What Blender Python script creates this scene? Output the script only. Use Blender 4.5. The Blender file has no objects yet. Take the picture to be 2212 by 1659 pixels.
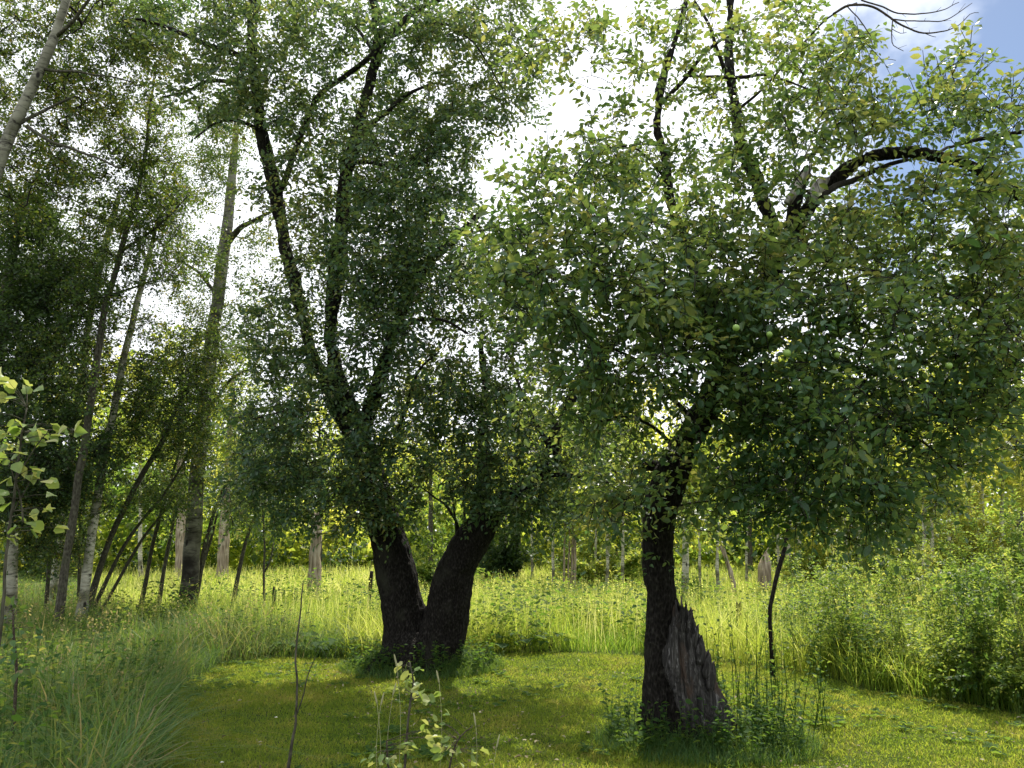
import bpy, math, random
import numpy as np
from mathutils import Vector
R = math.radians
sc = bpy.context.scene
col = sc.collection

# ------------------------------------------------------------------ camera
PITCH = R(10.6); F = 1703.0; CX, CY = 1106.0, 829.5; CAM = np.array([0.0, 0.0, 1.6])
cd = bpy.data.cameras.new('camera'); cam = bpy.data.objects.new('camera', cd); col.objects.link(cam)
cd.sensor_width = 36; cd.lens = 36 * F / 2212.0; cd.clip_start = .05; cd.clip_end = 2000
cam.location = CAM; cam.rotation_euler = (math.pi / 2 + PITCH, 0, 0)
sc.camera = cam

# ------------------------------------------------------------------ sky and sun
SUN_AZ, SUN_EL = 14.0, 53.0
w = bpy.data.worlds.new('World'); sc.world = w; w.use_nodes = True
nt = w.node_tree; N = nt.nodes; L = nt.links
for n in list(N): N.remove(n)
out = N.new('ShaderNodeOutputWorld'); bg = N.new('ShaderNodeBackground'); bg.inputs[1].default_value = .095
sky = N.new('ShaderNodeTexSky'); sky.sky_type = 'NISHITA'; sky.sun_disc = False
sky.sun_elevation = R(SUN_EL); sky.sun_rotation = R(SUN_AZ); sky.air_density = 1.0; sky.dust_density = .4; sky.ozone_density = 1.6
tc = N.new('ShaderNodeTexCoord')
def wnode(t, **k):
    n = N.new(t)
    for a, b in k.items(): setattr(n, a, b)
    return n
mp = wnode('ShaderNodeMapping'); mp.inputs['Scale'].default_value = (1, 1, 1.6)
L.new(tc.outputs['Generated'], mp.inputs[0])
nz = wnode('ShaderNodeTexNoise'); nz.inputs['Scale'].default_value = 3.2; nz.inputs['Detail'].default_value = 7; nz.inputs['Roughness'].default_value = .55
L.new(mp.outputs[0], nz.inputs[0])
# the clear patch of sky lies up to the right of the view
CL = Vector((.54, .68, .49)).normalized()
dt = wnode('ShaderNodeVectorMath', operation='DOT_PRODUCT'); L.new(tc.outputs['Generated'], dt.inputs[0]); dt.inputs[1].default_value = CL
mr = wnode('ShaderNodeMapRange'); mr.inputs['From Min'].default_value = .895; mr.inputs['From Max'].default_value = 1.0
mr.inputs['To Min'].default_value = .62; mr.inputs['To Max'].default_value = -.12; L.new(dt.outputs['Value'], mr.inputs[0])
ad = wnode('ShaderNodeMath', operation='ADD'); L.new(nz.outputs[0], ad.inputs[0]); L.new(mr.outputs[0], ad.inputs[1])
cr = wnode('ShaderNodeMapRange', interpolation_type='SMOOTHSTEP'); cr.inputs['From Min'].default_value = .50; cr.inputs['From Max'].default_value = .74
L.new(ad.outputs[0], cr.inputs[0])
mix = wnode('ShaderNodeMix', data_type='RGBA'); L.new(cr.outputs[0], mix.inputs[0])
# clouds glow near the sun and are duller away from it
sdv = (math.sin(R(SUN_AZ)) * math.cos(R(SUN_EL)), math.cos(R(SUN_AZ)) * math.cos(R(SUN_EL)), math.sin(R(SUN_EL)))
d2 = wnode('ShaderNodeVectorMath', operation='DOT_PRODUCT'); L.new(tc.outputs['Generated'], d2.inputs[0]); d2.inputs[1].default_value = sdv
m2 = wnode('ShaderNodeMapRange', interpolation_type='SMOOTHSTEP'); m2.inputs['From Min'].default_value = .0; m2.inputs['From Max'].default_value = .95
m2.inputs['To Min'].default_value = 10.5; m2.inputs['To Max'].default_value = 14.0; L.new(d2.outputs['Value'], m2.inputs[0])
cc = wnode('ShaderNodeVectorMath', operation='SCALE'); cc.inputs[0].default_value = (.97, 1.0, 1.05); L.new(m2.outputs[0], cc.inputs['Scale'])
L.new(sky.outputs[0], mix.inputs[6]); L.new(cc.outputs[0], mix.inputs[7])
L.new(mix.outputs[2], bg.inputs[0]); L.new(bg.outputs[0], out.inputs[0])
sd = Vector((math.sin(R(SUN_AZ)) * math.cos(R(SUN_EL)), math.cos(R(SUN_AZ)) * math.cos(R(SUN_EL)), math.sin(R(SUN_EL))))
ld = bpy.data.lights.new('sun', 'SUN'); ld.energy = 5.0; ld.angle = R(.9); ld.color = (1, .93, .80)
lo = bpy.data.objects.new('sun', ld); col.objects.link(lo); lo.rotation_euler = sd.to_track_quat('Z', 'Y').to_euler(); lo.location = (0, 0, 30)
sc.view_settings.view_transform = 'Standard'; sc.view_settings.look = 'None'; sc.view_settings.exposure = .42; sc.view_settings.gamma = 1
sc.render.engine = 'CYCLES'
cy = sc.cycles; cy.max_bounces = 6; cy.diffuse_bounces = 4; cy.glossy_bounces = 2; cy.transmission_bounces = 4; cy.transparent_max_bounces = 4
cy.caustics_reflective = False; cy.caustics_refractive = False; cy.sample_clamp_indirect = 6
cy.use_denoising = True; cy.denoiser = 'OPENIMAGEDENOISE'; cy.denoising_input_passes = 'RGB_ALBEDO_NORMAL'

# ------------------------------------------------------------------ helpers
def at(px, py, Y):
    u = (CY - py) / F; r = (px - CX) / F
    d = np.array([r, math.cos(PITCH) - u * math.sin(PITCH), math.sin(PITCH) + u * math.cos(PITCH)])
    return CAM + d * (Y / d[1])
def ground(px, py, z=0.0):
    u = (CY - py) / F; r = (px - CX) / F
    d = np.array([r, math.cos(PITCH) - u * math.sin(PITCH), math.sin(PITCH) + u * math.cos(PITCH)])
    return CAM + d * ((z - CAM[2]) / d[2])
def gz(x, y):
    x = np.asarray(x, float); y = np.asarray(y, float)
    return .03 * np.sin(x * .9 + 1) * np.sin(y * .7) + .02 * np.sin(x * 2.1) * np.cos(y * 1.7 + x) + .0011 * np.clip(y - 14, 0, 60) ** 2 * .35 + .02 * np.clip(x - 6, 0, 20) * .6

def vnoise(p, seed=0):
    p = np.asarray(p, float); i = np.floor(p).astype(np.int64); f = p - i; f = f * f * (3 - 2 * f)
    def h(a, b, c):
        n = (a * 73856093) ^ (b * 19349663) ^ (c * 83492791) ^ (seed * 2654435761)
        n = (n ^ (n >> 13)) * 1274126177; n = n & 0x7fffffff
        return ((n ^ (n >> 16)) & 0xffff) / 65535.0
    r = 0
    for a in (0, 1):
        for b in (0, 1):
            for c in (0, 1):
                wt = (f[:, 0] if a else 1 - f[:, 0]) * (f[:, 1] if b else 1 - f[:, 1]) * (f[:, 2] if c else 1 - f[:, 2])
                r = r + wt * h(i[:, 0] + a, i[:, 1] + b, i[:, 2] + c)
    return r
def fbm(p, o=3, seed=0):
    p = np.asarray(p, float); s = 0; a = 1; t = 0
    for k in range(o):
        s = s + a * vnoise(p * 2 ** k, seed + k); t += a; a *= .5
    return s / t

def tag(o, label=None, cat=None, group=None, kind=None):
    if label: o['label'] = label
    if cat: o['category'] = cat
    if group: o['group'] = group
    if kind: o['kind'] = kind
    return o
def empty(name, loc, label, cat, group=None):
    o = bpy.data.objects.new(name, None); col.objects.link(o); o.location = loc; o.empty_display_size = .3
    return tag(o, label, cat, group)
def mesh_obj(name, V, T, mat, parent=None, tint=None, smooth=True, kind=None):
    """V (n,3) world coordinates, T (m,3) triangles; one mesh object"""
    V = np.asarray(V, np.float32).reshape(-1, 3); T = np.asarray(T, np.int32).reshape(-1, 3)
    me = bpy.data.meshes.new(name)
    off = np.zeros(3, np.float32)
    if parent is not None: off = np.array(parent.matrix_world.translation if parent.parent else parent.location, np.float32)
    me.vertices.add(len(V)); me.vertices.foreach_set('co', (V - off).ravel())
    me.loops.add(len(T) * 3); me.loops.foreach_set('vertex_index', T.ravel())
    me.polygons.add(len(T)); me.polygons.foreach_set('loop_start', np.arange(0, len(T) * 3, 3, dtype=np.int32))
    me.polygons.foreach_set('loop_total', np.full(len(T), 3, np.int32))
    if smooth: me.polygons.foreach_set('use_smooth', np.ones(len(T), bool))
    me.update(calc_edges=True)
    if tint is not None:
        a = me.attributes.new('tint', 'FLOAT', 'POINT'); a.data.foreach_set('value', np.asarray(tint, np.float32))
    me.materials.append(mat)
    o = bpy.data.objects.new(name, me); col.objects.link(o)
    if parent is not None: o.parent = parent
    if kind: o['kind'] = kind
    return o

class Buf:
    def __init__(s): s.V = []; s.T = []; s.C = []; s.n = 0
    def add(s, V, T, c=None):
        V = np.asarray(V, float).reshape(-1, 3); s.V.append(V); s.T.append(np.asarray(T).reshape(-1, 3) + s.n); s.n += len(V)
        s.C.append(np.full(len(V), .5) if c is None else np.broadcast_to(c, (len(V),)))
    def obj(s, name, mat, parent=None, **k):
        return mesh_obj(name, np.concatenate(s.V), np.concatenate(s.T), mat, parent, tint=np.concatenate(s.C), **k)

def norm(v): return v / (np.linalg.norm(v, axis=-1, keepdims=True) + 1e-9)
def tube(P, rad, sides=6, cap=True):
    P = np.asarray(P, float); rad = np.asarray(rad, float); n = len(P)
    tn = norm(np.gradient(P, axis=0)); ref = np.array([0.0, 0, 1]) if abs(tn[0][2]) < .8 else np.array([1.0, 0, 0])
    u = norm(np.cross(tn[0], ref)); U = [u]
    for i in range(1, n):
        u = U[-1] - tn[i] * np.dot(U[-1], tn[i]); U.append(norm(u))
    U = np.array(U); W = np.cross(tn, U); a = np.linspace(0, 2 * math.pi, sides, endpoint=False)
    V = P[:, None] + rad[:, None, None] * (np.cos(a)[None, :, None] * U[:, None] + np.sin(a)[None, :, None] * W[:, None])
    V = V.reshape(-1, 3); i = np.arange(n - 1)[:, None] * sides; j = np.arange(sides)[None]; k = (j + 1) % sides
    A = (i + j).ravel(); B = (i + k).ravel(); C = (i + sides + k).ravel(); D = (i + sides + j).ravel()
    T = np.concatenate([np.stack([A, B, C], 1), np.stack([A, C, D], 1)])
    if cap:
        V = np.concatenate([V, [P[0], P[-1]]]); c0 = n * sides; c1 = c0 + 1; j = np.arange(sides); k = (j + 1) % sides
        T = np.concatenate([T, np.stack([np.full(sides, c0), k, j], 1), np.stack([np.full(sides, c1), (n - 1) * sides + j, (n - 1) * sides + k], 1)])
    return V, T
def smooth_path(P, per=.12, amp=0.0, rng=None):
    """Catmull-Rom through P (n,k); resampled about every `per` metres"""
    P = np.asarray(P, float); Q = np.vstack([2 * P[0] - P[1], P, 2 * P[-1] - P[-2]]); o = []
    for i in range(1, len(Q) - 2):
        m = max(2, int(np.linalg.norm(Q[i + 1][:3] - Q[i][:3]) / per)); t = np.linspace(0, 1, m, endpoint=False)[:, None]
        o.append(.5 * ((2 * Q[i]) + (-Q[i - 1] + Q[i + 1]) * t + (2 * Q[i - 1] - 5 * Q[i] + 4 * Q[i + 1] - Q[i + 2]) * t ** 2 + (-Q[i - 1] + 3 * Q[i] - 3 * Q[i + 1] + Q[i + 2]) * t ** 3))
    o.append(P[-1:]); o = np.vstack(o)
    if amp and rng is not None:
        nzz = rng.normal(0, amp, (len(o), 3)); nzz[0] = 0; k = np.array([.25, .5, .25])
        for a in range(3): nzz[:, a] = np.convolve(nzz[:, a], k, 'same')
        o[:, :3] += nzz
    return o

LEAF = {
 # outline as (along, across, drop) ; midrib folded
 'apple': (np.array([[0, 0, 0], [.28, .25, .05], [.66, .24, .06], [1, 0, -.10], [.66, -.24, .06], [.28, -.25, .05], [.45, 0, -.03]]),
           [[0, 1, 6], [1, 2, 6], [2, 3, 6], [3, 4, 6], [4, 5, 6], [5, 0, 6]]),
 'round': (np.array([[0, 0, 0], [.06, .34, .02], [.42, .47, .05], [.78, .24, .02], [1, 0, -.12], [.78, -.24, .02], [.42, -.47, .05], [.06, -.34, .02]]),
           [[0, 1, 2], [0, 2, 3], [0, 3, 4], [0, 4, 5], [0, 5, 6], [0, 6, 7]]),
 'small': (np.array([[0, 0, 0], [.48, .33, .07], [1, 0, -.06], [.48, -.33, .07]]), [[0, 1, 2], [0, 2, 3]]),
 'lobed': (np.array([[0, 0, 0], [.10, .42, 0], [.45, .22, .04], [.62, .5, 0], [.72, .18, .02], [1, 0, -.1], [.72, -.18, .02], [.62, -.5, 0], [.45, -.22, .04], [.10, -.42, 0]]),
           [[0, 1, 2], [0, 2, 4], [2, 3, 4], [0, 4, 5], [0, 5, 6], [0, 6, 8], [6, 7, 8], [0, 8, 9]]),
}
def leaves(buf, pos, dirs, size, kind, rng, up=.7, tint=None, jit=.5, spread=.5):
    n = len(pos)
    if n == 0: return
    lv, lt = LEAF[kind]; lt = np.array(lt)
    d = norm(np.asarray(dirs, float) + rng.normal(0, jit, (n, 3)))
    nn = rng.normal(0, spread, (n, 3)); nn[:, 2] += up
    b = norm(np.cross(nn, d)); nn = np.cross(d, b)
    s = np.asarray(size) * rng.uniform(.62, 1.2, n)
    fold = rng.uniform(.3, 2.2, n)
    V = pos[:, None] + s[:, None, None] * (lv[None, :, 0, None] * d[:, None] + lv[None, :, 1, None] * b[:, None] + (lv[None, :, 2, None] * fold[:, None, None]) * nn[:, None])
    k = len(lv); T = (lt[None] + (np.arange(n) * k)[:, None, None]).reshape(-1, 3)
    t = rng.uniform(0, 1, n) if tint is None else tint
    buf.V.append(V.reshape(-1, 3)); buf.T.append(T + buf.n); buf.C.append(np.repeat(t, k)); buf.n += n * k

def blades(buf, base, h, wd, lean, rng, segs=2, tint=None, droop=1.0):
    """grass blades: tapered bent strips, each segs+1 cross edges (tip is a point)"""
    n = len(base); az = rng.uniform(0, 2 * math.pi, n); la = np.stack([np.cos(az), np.sin(az), np.zeros(n)], 1)
    fa = az + rng.uniform(-1.4, 1.4, n) + math.pi / 2; wa = np.stack([np.cos(fa), np.sin(fa), np.zeros(n)], 1)
    V = np.zeros((n, 2 * segs + 1, 3))
    for i in range(segs + 1):
        t = i / segs; b = (lean * t ** 1.8)
        c = base + la * (h * b)[:, None]; c = c + np.stack([np.zeros(n), np.zeros(n), h * (t - droop * .35 * b * t)], 1)
        ww = (wd * (1 - t ** 1.6) * .5)[:, None]
        if i == segs: V[:, -1] = c
        else: V[:, 2 * i] = c - wa * ww; V[:, 2 * i + 1] = c + wa * ww
    T = []
    for i in range(segs - 1): T += [[2 * i, 2 * i + 1, 2 * i + 3], [2 * i, 2 * i + 3, 2 * i + 2]]
    T += [[2 * segs - 2, 2 * segs - 1, 2 * segs]]
    T = np.array(T); k = 2 * segs + 1
    t = rng.uniform(0, 1, n) if tint is None else tint
    buf.V.append(V.reshape(-1, 3)); buf.T.append((T[None] + (np.arange(n) * k)[:, None, None]).reshape(-1, 3) + buf.n); buf.C.append(np.repeat(t, k)); buf.n += n * k

# ------------------------------------------------------------------ materials
def mat(name):
    m = bpy.data.materials.new(name); m.use_nodes = True; t = m.node_tree
    for n in list(t.nodes): t.nodes.remove(n)
    o = t.nodes.new('ShaderNodeOutputMaterial'); return m, t, o
def ramp(t, stops, src):
    r = t.nodes.new('ShaderNodeValToRGB'); e = r.color_ramp.elements
    while len(e) < len(stops): e.new(.5)
    for el, (p, c) in zip(e, stops): el.position = p; el.color = (*c, 1)
    t.links.new(src, r.inputs[0]); return r
def leaf_mat(name, stops, tstops, trans=.45, rough=.42, spec=.4, tw=1.0):
    m, t, o = mat(name)
    a = t.nodes.new('ShaderNodeAttribute'); a.attribute_name = 'tint'
    r = ramp(t, stops, a.outputs['Fac']); r2 = ramp(t, tstops, a.outputs['Fac'])
    p = t.nodes.new('ShaderNodeBsdfPrincipled'); p.inputs['Roughness'].default_value = rough; p.inputs['Specular IOR Level'].default_value = spec
    tr = t.nodes.new('ShaderNodeBsdfTranslucent'); mx = t.nodes.new('ShaderNodeMixShader'); mx.inputs[0].default_value = trans
    t.links.new(r.outputs[0], p.inputs['Base Color']); t.links.new(r2.outputs[0], tr.inputs[0])
    t.links.new(p.outputs[0], mx.inputs[1]); t.links.new(tr.outputs[0], mx.inputs[2]); t.links.new(mx.outputs[0], o.inputs[0])
    return m
M = {}
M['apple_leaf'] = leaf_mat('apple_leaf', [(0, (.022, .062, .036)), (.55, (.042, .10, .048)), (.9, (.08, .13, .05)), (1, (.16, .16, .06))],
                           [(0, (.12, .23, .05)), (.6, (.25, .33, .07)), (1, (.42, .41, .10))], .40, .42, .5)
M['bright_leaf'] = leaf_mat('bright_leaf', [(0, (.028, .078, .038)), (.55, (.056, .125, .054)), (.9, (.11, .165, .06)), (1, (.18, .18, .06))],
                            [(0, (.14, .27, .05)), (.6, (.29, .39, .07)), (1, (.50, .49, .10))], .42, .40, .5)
M['grove_leaf'] = leaf_mat('grove_leaf', [(0, (.018, .045, .018)), (.6, (.042, .08, .026)), (.93, (.08, .115, .03)), (1, (.22, .17, .04))],
                           [(0, (.10, .19, .03)), (.6, (.22, .31, .04)), (1, (.50, .42, .06))], .40, .5, .3)
M['wood_leaf'] = leaf_mat('wood_leaf', [(0, (.035, .075, .02)), (.5, (.12, .17, .03)), (1, (.26, .25, .05))],
                          [(0, (.22, .36, .05)), (.5, (.62, .70, .08)), (1, (.95, .88, .16))], .60, .5, .3)
M['shrub_leaf'] = leaf_mat('shrub_leaf', [(0, (.03, .08, .02)), (.5, (.09, .16, .03)), (1, (.20, .24, .05))],
                           [(0, (.20, .34, .05)), (.6, (.46, .56, .08)), (1, (.76, .72, .14))], .5, .5, .3)
M['dark_leaf'] = leaf_mat('dark_leaf', [(0, (.022, .05, .02)), (1, (.055, .095, .036))], [(0, (.09, .17, .03)), (1, (.18, .28, .04))], .3, .55, .25)
M['brown_leaf'] = leaf_mat('brown_leaf', [(0, (.05, .045, .03)), (1, (.12, .10, .06))], [(0, (.12, .11, .05)), (1, (.26, .22, .1))], .3, .6, .2)
M['lawn'] = leaf_mat('lawn', [(0, (.055, .10, .018)), (.6, (.135, .185, .03)), (.92, (.23, .24, .05)), (1, (.27, .23, .08))],
                     [(0, (.24, .38, .03)), (.6, (.50, .60, .05)), (1, (.68, .60, .12))], .48, .7, .12)
M['tall_grass'] = leaf_mat('tall_grass', [(0, (.06, .12, .02)), (.6, (.18, .25, .045)), (.9, (.33, .35, .10)), (1, (.46, .42, .20))],
                           [(0, (.24, .42, .04)), (.55, (.66, .74, .09)), (1, (.88, .86, .30))], .58, .5, .25)
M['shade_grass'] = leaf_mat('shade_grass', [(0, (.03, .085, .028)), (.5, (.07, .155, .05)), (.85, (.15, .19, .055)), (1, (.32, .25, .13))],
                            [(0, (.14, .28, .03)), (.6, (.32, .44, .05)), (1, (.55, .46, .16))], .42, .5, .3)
M['weed_leaf'] = leaf_mat('weed_leaf', [(0, (.022, .06, .018)), (.6, (.055, .11, .032)), (1, (.13, .17, .05))],
                            [(0, (.14, .28, .03)), (.6, (.30, .42, .05)), (1, (.5, .48, .1))], .45, .7, .10)
M['fallen'] = leaf_mat('fallen', [(0, (.10, .07, .04)), (.5, (.20, .17, .09)), (1, (.38, .34, .22))], [(0, (.1, .07, .03)), (1, (.3, .25, .1))], .15, .7, .2)
M['seed'] = leaf_mat('seed', [(0, (.30, .30, .15)), (1, (.50, .48, .30))], [(0, (.35, .35, .15)), (1, (.5, .5, .25))], .25, .8, .1)

def bark_mat(name, dark, mid, light, scale=9, zs=.22, bump=.6, moss=None):
    m, t, o = mat(name)
    tcn = t.nodes.new('ShaderNodeTexCoord'); mpn = t.nodes.new('ShaderNodeMapping'); mpn.inputs['Scale'].default_value = (scale, scale, scale * zs)
    t.links.new(tcn.outputs['Object'], mpn.inputs[0])
    v = t.nodes.new('ShaderNodeTexVoronoi'); v.inputs['Scale'].default_value = 2.3; v.feature = 'F1'; t.links.new(mpn.outputs[0], v.inputs['Vector'])
    n = t.nodes.new('ShaderNodeTexNoise'); n.inputs['Scale'].default_value = 2.2; n.inputs['Detail'].default_value = 8; n.inputs['Roughness'].default_value = .65
    t.links.new(mpn.outputs[0], n.inputs['Vector'])
    mm = t.nodes.new('ShaderNodeMath'); mm.operation = 'MULTIPLY'; t.links.new(v.outputs[0], mm.inputs[0]); t.links.new(n.outputs[0], mm.inputs[1])
    r = ramp(t, [(.05, dark), (.3, mid), (.62, light)], mm.outputs[0])
    n2 = t.nodes.new('ShaderNodeTexNoise'); n2.inputs['Scale'].default_value = 3.0; n2.inputs['Detail'].default_value = 5; t.links.new(tcn.outputs['Object'], n2.inputs['Vector'])
    r2 = ramp(t, [(.55, (0, 0, 0)), (.72, (1, 1, 1))], n2.outputs[0])
    mx = t.nodes.new('ShaderNodeMix'); mx.data_type = 'RGBA'; t.links.new(r2.outputs[0], mx.inputs[0]); t.links.new(r.outputs[0], mx.inputs[6])
    mx.inputs[7].default_value = (*(moss or light), 1)
    p = t.nodes.new('ShaderNodeBsdfPrincipled'); p.inputs['Roughness'].default_value = .9; p.inputs['Specular IOR Level'].default_value = .15
    b = t.nodes.new('ShaderNodeBump'); b.inputs['Strength'].default_value = bump; b.inputs['Distance'].default_value = .02
    t.links.new(mm.outputs[0], b.inputs['Height']); t.links.new(b.outputs[0], p.inputs['Normal'])
    t.links.new(mx.outputs[2], p.inputs['Base Color']); t.links.new(p.outputs[0], o.inputs[0]); return m
M['apple_bark'] = bark_mat('apple_bark', (.003, .0025, .002), (.014, .012, .0105), (.055, .052, .045), 26, .45, 1.0, (.03, .03, .022))
M['limb_bark'] = bark_mat('limb_bark', (.007, .006, .005), (.02, .017, .015), (.06, .054, .048), 26, .4, .6)
M['twig'] = bark_mat('twig', (.035, .027, .02), (.07, .055, .042), (.13, .11, .085), 40, 1, .2)
M['grey_bark'] = bark_mat('grey_bark', (.03, .027, .02), (.075, .07, .052), (.14, .135, .10), 18, .5, .4, (.06, .07, .035))
M['snag'] = bark_mat('snag', (.12, .09, .06), (.32, .26, .19), (.55, .48, .38), 10, .12, .6)
M['grey_wood'] = bark_mat('grey_wood', (.10, .09, .08), (.30, .28, .25), (.52, .49, .45), 14, .12, .6)
def birch_mat(name, white=(.40, .385, .32), dark_below=1.2):
    m, t, o = mat(name); nn = t.nodes.new; lk = t.links.new
    tcn = nn('ShaderNodeTexCoord'); mpn = nn('ShaderNodeMapping'); mpn.inputs['Scale'].default_value = (3.5, 3.5, 13)
    lk(tcn.outputs['Object'], mpn.inputs[0])
    n = nn('ShaderNodeTexNoise'); n.inputs['Scale'].default_value = 1.4; n.inputs['Detail'].default_value = 8; n.inputs['Roughness'].default_value = .72; n.inputs['Distortion'].default_value = .7
    lk(mpn.outputs[0], n.inputs['Vector'])
    r = ramp(t, [(.36, (.035, .03, .025)), (.43, tuple(.5 * c for c in white)), (.50, tuple(.85 * c for c in white)), (.66, white)], n.outputs[0])
    nb = nn('ShaderNodeTexNoise'); nb.inputs['Scale'].default_value = 2.6; nb.inputs['Detail'].default_value = 6; lk(tcn.outputs['Object'], nb.inputs['Vector'])
    rb = ramp(t, [(.40, (.32, .32, .26)), (.56, (1, 1, 1))], nb.outputs[0])
    ms = nn('ShaderNodeMix'); ms.data_type = 'RGBA'; ms.blend_type = 'MULTIPLY'; ms.inputs[0].default_value = 1; lk(r.outputs[0], ms.inputs[6]); lk(rb.outputs[0], ms.inputs[7])
    # old branch scars
    mv = nn('ShaderNodeMapping'); mv.inputs['Scale'].default_value = (3.2, 3.2, 1.7); lk(tcn.outputs['Object'], mv.inputs[0])
    v = nn('ShaderNodeTexVoronoi'); v.inputs['Scale'].default_value = 1.5; lk(mv.outputs[0], v.inputs['Vector'])
    rv = ramp(t, [(.10, (1, 1, 1)), (.17, (0, 0, 0))], v.outputs[0]); m3 = nn('ShaderNodeMix'); m3.data_type = 'RGBA'; lk(rv.outputs[0], m3.inputs[0]); lk(ms.outputs[2], m3.inputs[6]); m3.inputs[7].default_value = (.025, .022, .02, 1)
    n2 = nn('ShaderNodeTexNoise'); n2.inputs['Scale'].default_value = 2.2; n2.inputs['Detail'].default_value = 6; lk(tcn.outputs['Object'], n2.inputs['Vector'])
    sp = nn('ShaderNodeSeparateXYZ'); lk(tcn.outputs['Object'], sp.inputs[0])
    ma = nn('ShaderNodeMath'); ma.operation = 'MULTIPLY_ADD'; lk(n2.outputs[0], ma.inputs[0]); ma.inputs[1].default_value = -3.2; lk(sp.outputs[2], ma.inputs[2])
    r2 = nn('ShaderNodeMapRange'); r2.inputs[1].default_value = dark_below - 2.0; r2.inputs[2].default_value = dark_below - 1.2; lk(ma.outputs[0], r2.inputs[0])
    mx = nn('ShaderNodeMix'); mx.data_type = 'RGBA'; lk(r2.outputs[0], mx.inputs[0]); mx.inputs[6].default_value = (.024, .02, .017, 1); lk(m3.outputs[2], mx.inputs[7])
    p = nn('ShaderNodeBsdfPrincipled'); p.inputs['Roughness'].default_value = .75; p.inputs['Specular IOR Level'].default_value = .2
    b = nn('ShaderNodeBump'); b.inputs['Strength'].default_value = .5; b.inputs['Distance'].default_value = .012
    lk(n.outputs[0], b.inputs['Height']); lk(b.outputs[0], p.inputs['Normal'])
    lk(mx.outputs[2], p.inputs['Base Color']); lk(p.outputs[0], o.inputs[0]); return m
M['birch'] = birch_mat('birch', (.30, .29, .23)); M['aspen'] = birch_mat('aspen', (.62, .60, .48), .2)
# weathered broken wood of the split stub
def stub_mat():
    m, t, o = mat('stub_wood')
    tcn = t.nodes.new('ShaderNodeTexCoord'); mpn = t.nodes.new('ShaderNodeMapping'); mpn.inputs['Rotation'].default_value = (0, R(-18), 0); mpn.inputs['Scale'].default_value = (40, 40, 5)
    t.links.new(tcn.outputs['Object'], mpn.inputs[0])
    n = t.nodes.new('ShaderNodeTexNoise'); n.inputs['Scale'].default_value = 1; n.inputs['Detail'].default_value = 8; n.inputs['Roughness'].default_value = .65; n.inputs['Distortion'].default_value = 1.2
    t.links.new(mpn.outputs[0], n.inputs['Vector'])
    r = ramp(t, [(.38, (.004, .0035, .003)), (.50, (.024, .021, .02)), (.60, (.075, .07, .068)), (.72, (.32, .31, .32))], n.outputs[0])
    mp2 = t.nodes.new('ShaderNodeMapping'); mp2.inputs['Location'].default_value = (1.7, .4, 2.2); mp2.inputs['Scale'].default_value = (1.6, 1.6, .7); mp2.inputs['Rotation'].default_value = (0, R(-18), 0); t.links.new(tcn.outputs['Object'], mp2.inputs[0])
    n2 = t.nodes.new('ShaderNodeTexNoise'); n2.inputs['Scale'].default_value = 4; n2.inputs['Detail'].default_value = 6; t.links.new(mp2.outputs[0], n2.inputs['Vector'])
    r2 = ramp(t, [(.57, (0, 0, 0)), (.66, (.6, .6, .6))], n2.outputs[0])
    mx = t.nodes.new('ShaderNodeMix'); mx.data_type = 'RGBA'; t.links.new(r2.outputs[0], mx.inputs[0]); t.links.new(r.outputs[0], mx.inputs[6]); mx.inputs[7].default_value = (.075, .042, .026, 1)
    p = t.nodes.new('ShaderNodeBsdfPrincipled'); p.inputs['Roughness'].default_value = .8
    b = t.nodes.new('ShaderNodeBump'); b.inputs['Strength'].default_value = 1; b.inputs['Distance'].default_value = .02
    t.links.new(n.outputs[0], b.inputs['Height']); t.links.new(b.outputs[0], p.inputs['Normal'])
    t.links.new(mx.outputs[2], p.inputs['Base Color']); t.links.new(p.outputs[0], o.inputs[0]); return m
M['stub'] = stub_mat()
def plain(name, c, rough=.6, sub=0):
    m, t, o = mat(name); p = t.nodes.new('ShaderNodeBsdfPrincipled'); p.inputs['Roughness'].default_value = rough
    n = t.nodes.new('ShaderNodeTexNoise'); n.inputs['Scale'].default_value = 30
    r = ramp(t, [(.3, tuple(.8 * k for k in c)), (.7, tuple(min(1, 1.15 * k) for k in c))], n.outputs[0]); t.links.new(r.outputs[0], p.inputs['Base Color']); t.links.new(p.outputs[0], o.inputs[0]); return m
M['apple_fruit'] = plain('apple_fruit', (.26, .40, .09), .35)
M['petal'] = plain('petal', (.8, .8, .78)); M['yellow'] = plain('yellow', (.6, .42, .05))
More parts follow.
